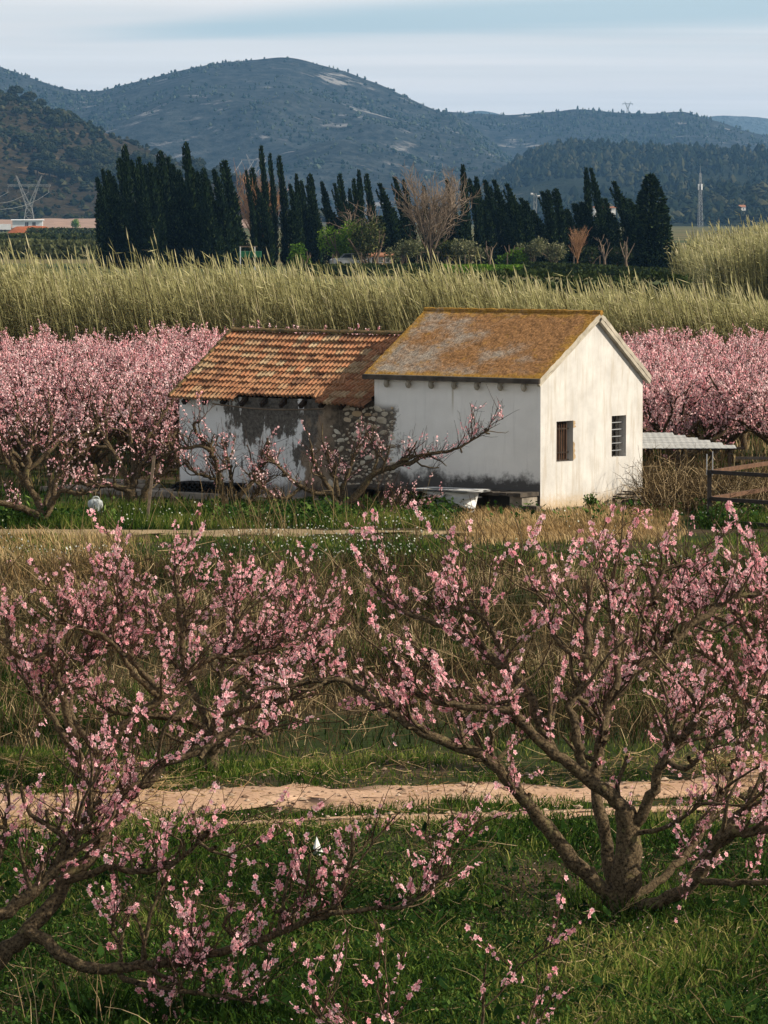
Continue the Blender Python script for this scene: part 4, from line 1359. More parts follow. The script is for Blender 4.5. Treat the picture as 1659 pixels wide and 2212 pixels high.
TM4 = [
    L('738,1116 735,1105 730,1090', 0.115, 0.10),
    L('728,1088 713,1067 686,1065 643,1048 610,1015 587,990', 0.055, 0.018, 0, -0.2),
    L('716,1068 703,1042 680,1005 673,972', 0.045, 0.022, 0, 0.1),
    L('730,1075 726,1042 713,1005 709,972', 0.045, 0.022, 0, 0.2),
    L('740,1100 769,1072 789,1045 805,1025 838,1012 866,1003 885,1000 925,981 973,974 1006,959 1055,930', 0.07, 0.010, 0, -0.2),
    L('845,1010 880,990 932,978', 0.03, 0.016, -0.1, -0.2),
    L('650,1052 620,1075 590,1068 555,1045 530,1020', 0.032, 0.012, -0.1, -0.4),
    L('735,1085 745,1040 760,1000 775,960', 0.045, 0.016, 0.1, 0.4),
    L('770,1080 790,1100 830,1118 870,1110 900,1090', 0.03, 0.010, 0, -0.5),
    L('805,1025 815,990 800,950', 0.03, 0.012, 0, 0.1),
]
plant_peach(gnd(737, 1114), TM4, 'sparse peach tree with a thick branch reaching right across the white side wall', MID, shoots=440, sec=6, sides=8, spacing=0.027, flowering=0.5, fsize=(0.018, 0.024), simple=True, tw=1.4)

# the orchard behind the house: each tree its own object
def orchard():
    protos = []
    for k in range(6):
        dense = k < 4
        q = peach(vase(6, 1.55, 1.75 + 0.15 * rng.random(), 0.45), sides=6, sec=2.6, seclen=(0.25, 0.6), shoots=640 if dense else 470,
                  shootlen=(0.22, 0.62), flowering=0.92 if dense else 0.75, spacing=0.022, fsize=(0.019, 0.027), step=0.14, tw=1.7, cover=(0.6, 1.0))
        G = Geo()
        for g in q['limbs']:
            for v in g.v: pass
        Gw = Geo()
        for g in q['limbs'] + [q['branches']]:
            v = np.concatenate(g.v)
            for f, m in g.f:
                Gw.f.append((f + Gw.n, 0))
            Gw.v.append(v); Gw.t.append(np.concatenate(g.t)); Gw.n += len(v)
        buds(G, q['fpos'], q['fnrm'], q['fsize'], np.clip(q['ftint'] + 0.03, 0, 1))
        protos.append((Gw.mesh('trunk', MB, True), q['twigs'].mesh('twigs', MTWIG), G.mesh('blossoms', MBL)))
    row = 0
    Y = 84.6
    while Y < 121:
        hw = 0.0922 * Y + 1.6
        xs = np.arange(-hw + (1.3 if row % 2 else 0.2), hw, 1.85)
        xs = xs + 0.25 * rng.normal(size=len(xs))
        rowi = 0
        for x in xs:
            y = Y + 0.3 * rng.normal()
            lx = (x - C0[0]) * math.cos(RZ) + (y - C0[1]) * math.sin(RZ)
            ly = -(x - C0[0]) * math.sin(RZ) + (y - C0[1]) * math.cos(RZ)
            if -10.6 < lx < 3.2 and -3 < ly < 5.2:
                continue
            if -9.5 < lx < 0.5 and 5.2 <= ly < 9.0 and Y < 100:      # wholly behind the buildings
                continue
            side = 'left of the shed' if x < -3 else ('right of the house' if x > 4.5 else 'behind the roofs')
            far = row >= 3
            k = int(rng.integers(0, 4)) if far or x > 0 else int(rng.integers(4, 6))
            tr, tw_, bl = protos[k]
            s = 0.98 + 0.1 * rng.random()
            root = empty('peach_tree', (x, y, 0), rng.random() * 6.28, category='tree', group='pink peach trees in full bloom in the orchard',
                         label=f'pink peach tree {ordinal(rowi)} from left in {ordinal(row)} orchard row {side}')
            root.scale = (s, s, s * (0.95 + 0.12 * rng.random()))
            link('trunk', tr, root); link('twigs', tw_, root, kind='stuff'); link('blossoms', bl, root, kind='stuff')
            rowi += 1
        row += 1
        Y += 3.0
orchard()

# ------------------------------------------------------------------ giant reeds
def reeds(name, x0, x1, y0, y1, n, h0, h1, lean, label, wid=1.0, seed=0, nl=7, topfn=None):
    x = x0 + (x1 - x0) * rng.random(n); y = y0 + (y1 - y0) * rng.random(n) ** 1.3
    h = h0 + (h1 - h0) * rng.random(n)
    h *= 0.86 + 0.3 * fbm(x * 0.35, y * 0.2, 60 + seed, 3)
    if topfn is not None:
        h *= topfn(x)
    tall = rng.random(n) < 0.10
    h = np.where(tall, h * (1.06 + 0.12 * rng.random(n)), h)
    ln = lean * (0.7 + 0.6 * fbm(x * 0.25, y * 0.15, 70 + seed, 3)) + 0.05 * rng.normal(size=n)
    k = 5
    t = np.linspace(0, 1, k)
    P = np.empty((n, k, 3))
    P[:, :, 0] = x[:, None] - (ln * h)[:, None] * t[None] ** 1.9
    P[:, :, 1] = y[:, None] + 0.06 * rng.normal(size=(n, 1)) * h[:, None] * t[None]
    P[:, :, 2] = -0.1 + h[:, None] * (t[None] - 0.10 * (ln[:, None] * t[None]) ** 2)
    tint = np.clip(0.45 + 0.22 * rng.normal(size=n), 0, 1)
    G = Geo()
    r = (0.016 * wid) * (0.7 + 0.6 * rng.random(n))
    n0 = G.n
    tubes(G, P, r[:, None] * np.linspace(1, 0.5, k)[None], 3, tint)
    # leaves along the stem, blown to one side
    il = np.repeat(np.arange(n), nl)
    tl = 0.12 + 0.88 * rng.random(n * nl) ** 0.75
    p, d = along(P, il, np.clip(tl, 0, 1))
    m = len(il)
    Ld = nrmz(np.stack([-0.55 - lean + 0.5 * rng.normal(size=m), 0.5 * rng.normal(size=m), 0.55 + 0.35 * rng.normal(size=m)], 1))
    Ln = (0.28 + 0.4 * rng.random(m)) * (1.15 - 0.4 * tl)
    Sd = nrmz(np.cross(Ld, rand_dirs(m))) * (0.013 * wid)
    tin = np.clip(np.repeat(tint, nl) * 0.6 + 0.16 * rng.normal(size=m) + 0.42 * (tl - 0.4) + 0.08, 0, 1)
    diamonds(G, p, Ld * Ln[:, None], Sd, tin)
    # plumes
    pi = np.where(rng.random(n) < 0.22)[0]
    if len(pi):
        d = nrmz(P[pi, -1] - P[pi, -2])
        for s in range(2):
            S = nrmz(np.cross(d, rand_dirs(len(pi)))) * (0.022 * wid)
            diamonds(G, P[pi, -1] - d * 0.1, d * (0.35 + 0.3 * rng.random((len(pi), 1))), S, np.clip(0.8 + 0.15 * rng.normal(size=len(pi)), 0, 1))
    return G.build(name, MREED, kind='stuff', label=label)
reeds('reeds', -14.5, 14.5, 122.2, 131, 9500, 2.95, 3.95, 0.16, 'tall pale reeds blown to the left behind the orchard', 1.0, 1, 6,
      lambda x: 1.06 - 0.015 * np.clip(x + 4, -2, 18))
reeds('reeds', 19.8, 28.5, 252, 285, 3200, 3.5, 4.8, 0.12, 'tall green reeds standing behind the big conifer on the right', 1.7, 2, 7,
      lambda x: np.interp(x, [19.4, 21, 24, 28], [0.62, 0.88, 1.03, 1.08]))
# ------------------------------------------------------------------ grass, weeds and litter
def scatter(n, y0, y1, dens=None, x0=None, x1=None, pad=1.5):
    """points on the ground in view between two distances; dens(x, y) 0..1 thins them"""
    n = int(n * 1.08)
    k = int(n * (2.2 if dens is not None else 1.0))
    y = y0 + (y1 - y0) * rng.random(k)
    hw = 0.0965 * y + pad
    x = (rng.random(k) * 2 - 1) * hw
    ok = np.ones(k, bool)
    if x0 is not None: ok &= x > x0(y) if callable(x0) else x > x0
    if x1 is not None: ok &= x < x1(y) if callable(x1) else x < x1
    if dens is not None:
        ok &= rng.random(k) < dens(x, y)
    x, y = x[ok][:n], y[ok][:n]
    return np.stack([x, y, hz(x, y) - 0.005], 1)

def px_of(x, y):
    return x / y * F + CX

def off_track(x, y):
    c = np.interp(x, [-9, -4, -1.5, 0.5, 2.5, 4.5, 9], [38.0, 38.8, 39.3, 39.6, 40.2, 41.0, 42.4])
    c2 = np.interp(x, [-9, -3.4, -1.4, 0.6, 2.6, 5], [36.6, 37.3, 37.8, 38.05, 38.5, 39.4])
    e = 0.35 * (fbm(x * 1.1, y * 1.1, 90, 3) - 0.45)
    return ((np.abs(y - c) > 0.55 + e * 2.2) & (np.abs(y - c2) > 0.22 + e * 0.6)).astype(float)

def patch(x, y, sc, seed, lo, hi):
    return np.clip((fbm(x * sc, y * sc * 0.6, seed, 4) - lo) / (hi - lo), 0, 1)

def in_house(x, y):
    lx = (x - C0[0]) * math.cos(RZ) + (y - C0[1]) * math.sin(RZ)
    ly = -(x - C0[0]) * math.sin(RZ) + (y - C0[1]) * math.cos(RZ)
    return (lx > -8.9) & (lx < 0.36) & (ly > -0.02) & (ly < 3.8)

def turf(name, label, n, y0, y1, h, w, lean, tint, mat, dens=None, x0=None, x1=None, wind=(0, 0)):
    P = scatter(n, y0, y1, dens, x0, x1)
    P = P[~in_house(P[:, 0], P[:, 1])]
    m = len(P)
    hh = h[0] + (h[1] - h[0]) * rng.random(m) ** 1.6
    hh *= 0.55 + 0.95 * fbm(P[:, 0] * 1.4, P[:, 1] * 0.9, 44, 3)
    a = rng.random(m) * 2 * PI
    l = hh * lean * (0.3 + rng.random(m))
    ln = np.stack([np.cos(a) * l + wind[0] * hh, np.sin(a) * l + wind[1] * hh, -l * 0.25], 1)
    tt = np.clip(tint[0] + (tint[1] - tint[0]) * rng.random(m) + 1.1 * (fbm(P[:, 0] * 0.55, P[:, 1] * 0.45, 51, 3) - 0.46), 0, 1)
    G = Geo()
    blades(G, P, hh, ln, w * (0.6 + 0.8 * rng.random(m)) * (1.25 if y0 > 42 and name == 'grass' else 1.0), tt, simple=(y0 > 42 and name == 'grass'))
    return G.build(name, mat, kind='stuff', label=label)

def leaves_low(name, label, n, y0, y1, size, tint, mat, dens=None, hmax=0.12, x0=None, x1=None):
    """broad weeds: rosettes of small leaves"""
    C = scatter(n, y0, y1, dens, x0, x1)
    C = C[~in_house(C[:, 0], C[:, 1])]
    k = 6
    i = np.repeat(np.arange(len(C)), k)
    m = len(i)
    sz = np.repeat(size[0] + (size[1] - size[0]) * rng.random(len(C)) ** 2, k)
    a = rng.random(m) * 2 * PI
    el = 0.15 + 0.9 * rng.random(m)
    d = np.stack([np.cos(a) * np.cos(el), np.sin(a) * np.cos(el), np.sin(el)], 1)
    p = C[i] + np.stack([rng.normal(size=m) * sz * 0.9, rng.normal(size=m) * sz * 0.9, hmax * rng.random(m)], 1)
    S = nrmz(np.cross(d, np.array([0, 0, 1.0]) + 0.3 * rng.normal(size=(m, 3)))) * (sz * 0.28)[:, None]
    t = np.clip(np.repeat(tint[0] + (tint[1] - tint[0]) * rng.random(len(C)), k) + 0.15 * rng.normal(size=m), 0, 1)
    G = Geo()
    diamonds(G, p, d * sz[:, None], S, t)
    return G.build(name, mat, kind='stuff', label=label)

def litter(name, label, n, y0, y1, ln, r, tint, mat, dens=None, lift=0.03, x0=None, x1=None, rise=0.12, curl=0.25):
    """fallen stalks and twigs lying about"""
    P = scatter(n, y0, y1, dens, x0, x1)
    P[:, 2] += lift * rng.random(len(P))
    m = len(P)
    a = rng.random(m) * 2 * PI
    d = np.stack([np.cos(a), np.sin(a), rise * rng.normal(size=m)], 1)
    T = grow(P, d, ln[0] + (ln[1] - ln[0]) * rng.random(m) ** 2, 4, curl, 0.0)
    T[:, :, 2] = np.maximum(T[:, :, 2], hz(T[:, :, 0], T[:, :, 1]) + 0.004)
    G = Geo()
    tubes(G, T, np.full((m, 1), r) * (0.6 + 0.8 * rng.random((m, 1))) * np.linspace(1, 0.5, 4)[None], 3, np.clip(tint[0] + (tint[1] - tint[0]) * rng.random(m), 0, 1))
    return G.build(name, mat, kind='stuff', label=label)

near = lambda x, y: 0.16 + 0.84 * patch(x, y, 0.7, 21, 0.32, 0.55)
turf('grass', 'lush dark green grass under the front peach trees', 62000, 27.6, 37.4, (0.05, 0.20), 0.011, 0.75, (0.05, 0.82), MGRASS, lambda x, y: near(x, y) * off_track(x, y))
turf('grass', 'coarse long tufts in the front grass', 9000, 27.6, 37.0, (0.16, 0.36), 0.013, 0.8, (0.1, 0.7), MGRASS, lambda x, y: patch(x, y, 1.1, 29, 0.5, 0.6) * off_track(x, y))
leaves_low('broadleaf_weeds', 'small broad-leaved weeds among the front grass', 11500, 27.6, 37.4, (0.018, 0.055), (0.05, 0.8), MWEED, lambda x, y: (0.3 + patch(x, y, 0.9, 33, 0.4, 0.6)) * off_track(x, y))
leaves_low('broadleaf_weeds', 'large dock leaves in the front grass', 160, 28, 37, (0.09, 0.16), (0.0, 0.6), MWEED, lambda x, y: off_track(x, y), 0.1)
litter('straw_litter', 'pale straw and pruned twigs lying in the front grass', 3600, 27.6, 37.6, (0.10, 0.42), 0.003, (0.35, 1.0), MDRY, lift=0.12, rise=0.3, dens=lambda x, y: 0.25 + patch(x, y, 0.6, 35, 0.4, 0.6))
litter('straw_litter', 'straw lying along the dirt track', 6000, 37.4, 42.6, (0.08, 0.45), 0.0038, (0.2, 1.0), MSTRAW, lift=0.06, dens=lambda x, y: 0.12 + 0.9 * patch(x, y, 0.8, 36, 0.45, 0.6))
turf('grass', 'short yellow-green grass along the dirt track', 30000, 37.2, 43.5, (0.04, 0.13), 0.010, 0.6, (0.35, 0.95), MGRASS, lambda x, y: off_track(x, y) * (0.2 + patch(x, y, 0.8, 37, 0.42, 0.55)))
# the weedy field between the track and the house
def weedy(x, y):
    return 0.3 + 0.7 * patch(x, y, 0.45, 38, 0.35, 0.55)
turf('grass', 'green undergrowth in the weedy field before the house', 46000, 42.5, 66, (0.10, 0.34), 0.014, 0.5, (0.0, 0.6), MGRASS, lambda x, y: np.clip(patch(x, y, 0.35, 39, 0.36, 0.52) * np.interp(y, [42, 50, 58, 66], [1.0, 0.9, 0.5, 0.7]) + 0.08, 0, 1))
turf('dry_stems', 'dead brown weed stalks standing in the field before the house', 52000, 43.2, 67, (0.10, 0.46), 0.009, 0.7, (0.05, 0.95), MDRY, lambda x, y: np.clip(weedy(x, y) * np.interp(y, [43, 46, 52, 62, 68], [0.4, 0.8, 1.0, 1.0, 0.6]), 0, 1))
litter('dead_twigs', 'thin arching dead twigs in the weedy field', 1800, 42.8, 66, (0.5, 1.3), 0.005, (0.3, 0.95), MDRY, lift=0.3, rise=0.6, curl=0.2)
turf('dry_grass', 'tan dry grass on the bank at the left', 11000, 59, 72, (0.12, 0.36), 0.012, 0.5, (0.0, 0.75), MSTRAW, lambda x, y: np.clip((330 - px_of(x, y)) / 120, 0, 1) * (0.3 + patch(x, y, 0.5, 40, 0.35, 0.5)), wind=(-0.3, 0))
# the green strip with small white flowers in front of the house
def strip_d(x, y):
    q = px_of(x, y)
    straw = np.clip((q - 930) / 80, 0, 1) * np.clip((1560 - q) / 60, 0, 1) * (y > 71.5)
    lane = np.abs(y - 73.15 + 0.04 * x) < 0.85
    return np.clip((0.45 + 0.6 * patch(x, y, 0.5, 42, 0.3, 0.5)) * (1 - 0.96 * straw), 0, 1) * np.where(lane & (q < 900), 0.5, 1)
turf('grass', 'bright green grass strip in front of the house', 34000, 74.2, 79.5, (0.10, 0.30), 0.016, 0.5, (0.15, 0.85), MGRASS, strip_d)
turf('grass', 'short bright grass between the farm lane and the weedy field', 34000, 64, 73.4, (0.04, 0.15), 0.015, 0.5, (0.25, 0.95), MGRASS, strip_d)
leaves_low('broadleaf_weeds', 'leafy weeds in the green strip before the house', 3600, 74.6, 78.5, (0.06, 0.16), (0.2, 0.95), MWEED, lambda x, y: strip_d(x, y) * patch(x, y, 0.5, 43, 0.38, 0.55), 0.28)
turf('dry_grass', 'pale straw-coloured grass mound in front of the gable', 30000, 69.5, 79.2, (0.08, 0.24), 0.014, 0.45, (0.2, 0.85), MSTRAW,
     lambda x, y: np.clip((px_of(x, y) - 960 - 30 * fbm(y * 0.7, x, 46, 2)) / 60, 0, 1) * np.clip((1490 - px_of(x, y)) / 90, 0, 1) * np.clip((y - 70.2 - 0.4 * fbm(x, y * 0.2, 45, 2) * 3) / 0.9, 0, 1), wind=(-0.25, 0))
def white_flowers():
    P = scatter(1500, 65, 77.5, lambda x, y: strip_d(x, y) * patch(x, y, 0.55, 47, 0.42, 0.56))
    P[:, 2] += 0.14 + 0.16 * rng.random(len(P))
    G = Geo()
    d = rand_dirs(len(P))
    t1 = nrmz(np.cross(d, rand_dirs(len(P)))); t2 = np.cross(d, t1)
    s = 0.010 + 0.009 * rng.random((len(P), 1))
    diamonds(G, P - t1 * s, t1 * s * 2, t2 * s, rng.random(len(P)))
    diamonds(G, P - t2 * s, t2 * s * 2 + d * s * 0.5, t1 * s, rng.random(len(P)))
    Q = P.copy(); Q[:, 2] -= 0.3
    tubes(G, np.stack([Q, P], 1), np.full((len(P), 2), 0.002), 3, 0.2, 1)
    G.build('wildflowers', [MWHITEFL, MGRASS], kind='stuff', label='tiny white wildflowers in the green strip before the house')
white_flowers()
def pebbles():
    P = scatter(1500, 37.3, 42.2, lambda x, y: 1.0 - 0.97 * off_track(x, y))
    G = Geo()
    s = 0.010 + 0.03 * rng.random(len(P)) ** 3
    tree_blobs(G, P + np.array([0, 0, 0.03]), s * 0.9, s * 2.2, rng.random(len(P)))
    G.build('pebbles', MPEB, kind='stuff', label='small stones and clods lying on the dirt track')
MPEB = leafy_mat('pebble', [(0.0, (0.16, 0.10, 0.065)), (1.0, (0.48, 0.36, 0.26))], 0.0)
pebbles()
def petals():
    P = scatter(1500, 28, 42)
    P[:, 2] += 0.02 + 0.08 * rng.random(len(P))
    d = rand_dirs(len(P)) * (1, 1, 0.4)
    G = Geo(); diamonds(G, P, nrmz(d) * 0.022, nrmz(np.cross(d, (0, 0, 1.0))) * 0.008, 0.3 + 0.6 * rng.random(len(P)))
    G.build('fallen_petals', MBL, kind='stuff', label='pink petals fallen in the grass and on the track')
petals()
turf('grass', 'thin grass on the orchard floor', 14000, 78.5, 121, (0.08, 0.25), 0.03, 0.5, (0.05, 0.7), MGRASS, lambda x, y: 0.2 + patch(x, y, 0.4, 48, 0.35, 0.55))
turf('dry_stems', 'dry stalks on the orchard floor', 9000, 78.5, 110, (0.15, 0.5), 0.016, 0.4, (0.1, 0.8), MDRY, lambda x, y: np.where(px_of(x, y) > 1380, 1.0, 0.25))
# tall pale stalks at the bottom-left corner and around the mid trees
turf('dry_stems', 'pale bent stalks in the bottom left corner', 260, 27.8, 30.5, (0.3, 0.7), 0.008, 0.5, (0.6, 1.0), MDRY, x1=lambda y: -0.066 * y)
def wisps():
    G = Geo()
    P = []
    for (px, py, n) in ((520, 1130, 26), (610, 1140, 20), (880, 1170, 14), (560, 1180, 40), (1020, 1200, 20), (240, 1190, 16), (750, 1145, 14)):
        b = gnd(px, py)
        P.append(b + np.stack([rng.normal(size=n) * 0.35, rng.normal(size=n) * 0.5, np.zeros(n)], 1))
    P = np.concatenate(P); n = len(P)
    T = grow(P, np.stack([rng.normal(size=n) * 0.35 - 0.15, rng.normal(size=n) * 0.3, np.ones(n)], 1), 0.5 + 0.8 * rng.random(n), 6, 0.12, -0.02)
    tubes(G, T, np.full((n, 1), 0.006) * np.linspace(1, 0.4, 6)[None], 3, 0.35 + 0.5 * rng.random(n))
    G.build('dry_stems', MDRY, kind='stuff', label='tall wispy dead stalks around the trees before the house')
wisps()

def trunk_tufts():
    P = []
    for px, py in ((1345, 1985), (180, 1705), (455, 1668), (95, 1137), (285, 1097), (500, 1114), (737, 1114)):
        b = gnd(px, py); n = 260
        a = rng.random(n) * 2 * PI; r = 0.12 + 0.35 * rng.random(n) ** 1.5
        q = b + np.stack([np.cos(a) * r, np.sin(a) * r, np.zeros(n)], 1)
        q[:, 2] = hz(q[:, 0], q[:, 1]) - 0.01
        P.append(q)
    P = np.concatenate(P); n = len(P)
    h = 0.08 + 0.2 * rng.random(n)
    G = Geo(); blades(G, P, h, np.stack([rng.normal(size=n), rng.normal(size=n), np.zeros(n)], 1) * (h * 0.35)[:, None], np.full(n, 0.011), np.clip(0.15 + 0.6 * rng.random(n), 0, 1))
    G.build('grass', MGRASS, kind='stuff', label='longer grass tufts round the foot of the peach trunks')
trunk_tufts()

# brambles beside the gable
def brambles():
    G = Geo()
    n = 1100
    px = 1392 + 275 * rng.random(n)
    y = 78.2 + 4.5 * rng.random(n) - (px - 1390) / 270 * 1.5
    x = (px - CX) / F * y
    b = np.stack([x, y, np.zeros(n)], 1)
    top = np.interp(px, [1390, 1450, 1530, 1665], [1.05, 1.15, 1.0, 0.75])
    T = grow(b, np.stack([rng.normal(size=n) * 0.35, rng.normal(size=n) * 0.35, np.ones(n)], 1), top * (0.5 + 0.7 * rng.random(n)), 7, 0.25, -0.06)
    T[:, :, 2] = np.maximum(T[:, :, 2], 0.02)
    tubes(G, T, np.full((n, 1), 0.0075) * np.linspace(1, 0.35, 7)[None], 3, np.clip(0.25 + 0.3 * rng.normal(size=n) ** 2, 0, 1))
    m = 1000
    i = rng.integers(0, n, m)
    p, d = along(T, i, 0.2 + 0.8 * rng.random(m))
    T2 = grow(p, rand_dirs(m) + np.array([0, 0, 0.2]), 0.15 + 0.4 * rng.random(m), 5, 0.3, -0.05)
    tubes(G, T2, np.full((m, 1), 0.005) * np.linspace(1, 0.4, 5)[None], 3, np.clip(0.3 + 0.3 * rng.normal(size=m) ** 2, 0, 1))
    G.build('brambles', MDRY, kind='stuff', label='tangle of bare brown brambles between the white house and the metal pen')
brambles()

# ------------------------------------------------------------------ things about the house
def bathtub():
    # lies along the side wall, a little in front of it
    b = hloc(-1.42, -0.86)
    root = empty('bathtub', b, RZ + 0.04, category='bathtub', label='old white enamel bathtub used as a trough by the side wall')
    hx, hy, z1 = 0.70, 0.33, 0.44
    def ring(sx, sy, z, n=36, e=9.0):
        a = np.arange(n) * 2 * PI / n
        c, s = np.cos(a), np.sin(a)
        r = (np.abs(c) ** e + np.abs(s) ** e) ** (-1 / e)
        return np.stack([c * r * sx, s * r * sy, np.full(n, z)], 1)
    G = Geo()
    rings = [ring(0.50, 0.22, -0.02), ring(0.54, 0.24, 0.1), ring(0.60, 0.275, 0.40), ring(0.62, 0.285, 0.405)]
    G.add(np.stack(rings), grid_faces(4, 28, True))
    ins = [ring(hx - 0.06, hy - 0.05, z1), ring(0.56, 0.24, 0.3), ring(0.5, 0.2, 0.08), ring(0.02, 0.02, 0.06)]
    G.add(np.stack(ins), grid_faces(4, 28, True)[:, ::-1])
    G.build('basin', MENAMEL, root, smooth=True)
    G = Geo()
    rim = [ring(0.62, 0.285, 0.40), ring(hx, hy, 0.405), ring(hx + 0.012, hy + 0.012, 0.425), ring(hx, hy, z1 + 0.004), ring(hx - 0.06, hy - 0.05, z1 + 0.003)]
    G.add(np.stack(rim), grid_faces(5, 28, True))
    G.build('rim', MENAMEL, root)
bathtub()

def plinth():
    b = empty('stone_bench', hloc(-1.95, -0.45), RZ, category='bench', label='long low dark stone bench along the foot of the side wall')
    G = Geo()
    n = 26
    xs = np.linspace(-2.15, 1.93, n)
    for k in range(n - 1):
        j = 0.012 * rng.normal()
        box2(G, (xs[k], -0.16 + j, 0.335 + 0.006 * rng.normal()), (xs[k + 1], 0.44, 0.392 + 0.006 * rng.normal()))
    G.build('slab', MDARKCONC, b)
    for x in (-2.1, -1.15, -0.2, 0.62):
        G = Geo(); box2(G, (x, -0.05, -0.05), (x + 0.14, 0.42, 0.333)); G.build('leg', MDARKCONC, b)
    G = Geo(); box2(G, (1.62, -0.08, -0.05), (1.90, 0.42, 0.333)); G.build('leg', MCONC, b, label='pale stone pier at the corner of the house')
    # walkway slabs along the shed
    w = empty('walkway', hloc(-6.6, -0.55), RZ, category='walkway', label='raised pale concrete walkway along the foot of the shed')
    xs = [-5.2, -3.3, -2.1, -0.7, 0.7, 1.9, 2.55]
    for a, c in zip(xs[:-1], xs[1:]):
        G = Geo(); box2(G, (a + 0.012, -0.32 + 0.03 * rng.normal(), -0.06), (c - 0.012, 0.2 if a > -2.3 else 0.6, 0.10 + 0.012 * rng.normal()))
        G.build('slab', MCONC, w)
    s = empty('roofing_stack', hloc(-7.75, -0.35, 0.1), RZ, category='roofing sheets', label='stack of black corrugated sheets on the walkway at the shed corner')
    for k in range(4):
        x = np.linspace(-0.75, 0.75, 46)
        z = 0.02 + 0.048 * k + 0.02 * np.sin(x * 46)
        j = 0.05 * rng.normal()
        V = np.concatenate([np.stack([np.stack([x + j, np.full(46, yy), z + dz], 1) for yy in (-0.22, 0.22)]) for dz in (0.0, 0.022)])
        G = Geo()
        f = grid_faces(2, 46)
        G.add(V[:2], f); G.add(V[2:], f[:, ::-1])
        G.add(np.stack([V[0], V[2]]), f); G.add(np.stack([V[1], V[3]]), f)
        G.build('sheet', MBLACK, s)
    t = empty('plank_pile', hloc(-9.75, -0.3), RZ + 0.05, category='planks', label='pale planks lying stacked past the left end of the shed')
    for k, (x, y, z, l) in enumerate(((0, 0, 0.17, 1.2), (-0.5, 0.12, 0.17, 1.3), (-1.0, -0.05, 0.03, 1.6), (0.2, 0.2, 0.03, 1.2), (-0.3, 0.05, 0.24, 0.9))):
        G = Geo(); box(G, (x, y, z), (l / 2, 0.075, 0.028), (math.cos(0.05 * k), math.sin(0.05 * k), 0), (-math.sin(0.05 * k), math.cos(0.05 * k), 0))
        G.build('plank', MWOOD if k % 2 else MCONC, t)
    # a post leaning in the second tree
    p = at(318, 1072, 76.6); q = at(333, 985, 76.9); p[2] = -0.02
    G = Geo(); beam(G, p, q, 0.10, 0.05)
    G.build('leaning_plank', MWOOD, category='plank', label='grey weathered plank leaning upright among the limbs left of the shed')
plinth()

def jug():
    b = gnd(206, 1111)
    root = empty('plastic_canister', b, 0.3, category='canister', label='white plastic canister standing in the grass between the left trees')
    G = Geo()
    prof = [(0.0, 0.0), (0.135, 0.0), (0.145, 0.03), (0.14, 0.22), (0.125, 0.255), (0.05, 0.29), (0.0, 0.295)]
    n = 12; a = np.arange(n) * 2 * PI / n
    V = np.stack([np.stack([np.sign(np.cos(a)) * np.abs(np.cos(a)) ** 0.6 * r, np.sign(np.sin(a)) * np.abs(np.sin(a)) ** 0.6 * r * 0.75, np.full(n, z)], 1) for r, z in prof])
    G.add(V, grid_faces(len(prof), n, True))
    G.build('body', MPLASTIC, root, smooth=True)
    G = Geo(); tubes(G, catmull([(-0.06, 0, 0.27), (-0.03, 0, 0.325), (0.05, 0, 0.325), (0.085, 0, 0.265)], 0.02), np.full(len(catmull([(-0.06, 0, 0.27), (-0.03, 0, 0.325), (0.05, 0, 0.325), (0.085, 0, 0.265)], 0.02)), 0.014), 6)
    G.build('handle', MPLASTIC, root)
    # a scrap of white sheet and a few crumpled bits by the track
    b = gnd(684, 1862)
    G = Geo()
    V = [(0, 0, 0.17), (-0.045, 0.02, 0.02), (0.03, -0.01, 0.0), (0.055, 0.03, 0.03), (0.01, 0.04, 0.1), (-0.01, -0.03, 0.06)]
    G.add(np.array(V), [[0, 1, 5], [0, 5, 2], [0, 2, 3], [0, 3, 4], [0, 4, 1], [1, 4, 3], [1, 3, 2], [1, 2, 5]])
    o = G.build('plastic_scrap', MENAMEL, category='litter', label='white scrap of plastic caught in the grass below the track')
    o.location = (b[0], b[1], float(hz(b[0], b[1])) + 0.03)
jug()

def rubble():
    r = empty('rubble_heap', hloc(0.05, 3.15), RZ, category='rubble', label='small heap of dark rubble and boards at the far corner of the gable')
    for k in range(16):
        G = Geo()
        p = np.array([0.32 + 0.35 * rng.normal(), -0.25 + 0.45 * rng.normal(), 0.05 + 0.08 * rng.random()])
        e = rand_dirs(1)[0]; f = nrmz(np.cross(e, rand_dirs(1)[0])); g = np.cross(e, f)
        s = 0.05 + 0.07 * rng.random()
        box(G, p, (s * (1 + rng.random()), s * 0.8, s * 0.5), e, f, g, taper=0.7)
        G.build('lump', [MDARKCONC, MCONC, MBLACK][k % 3], r)
    for k in range(5):
        G = Geo()
        a = np.array([-0.05 + 0.1 * k, -0.6 + 0.25 * rng.normal(), 0.14 + 0.05 * k]); b = a + np.array([0.6, 0.35 + 0.3 * rng.normal(), 0.05 * rng.normal()])
        beam(G, a, b, 0.07, 0.025)
        G.build('board', MDARKWOOD, r)
    s = empty('stone_block', hloc(0.05, -0.42), RZ + 0.1, category='stone', label='dark squared stone at the near corner of the white house')
    G = Geo(); box(G, (0.05, 0, 0.07), (0.16, 0.1, 0.09), taper=0.9); G.build('block', MDARKCONC, s)
rubble()

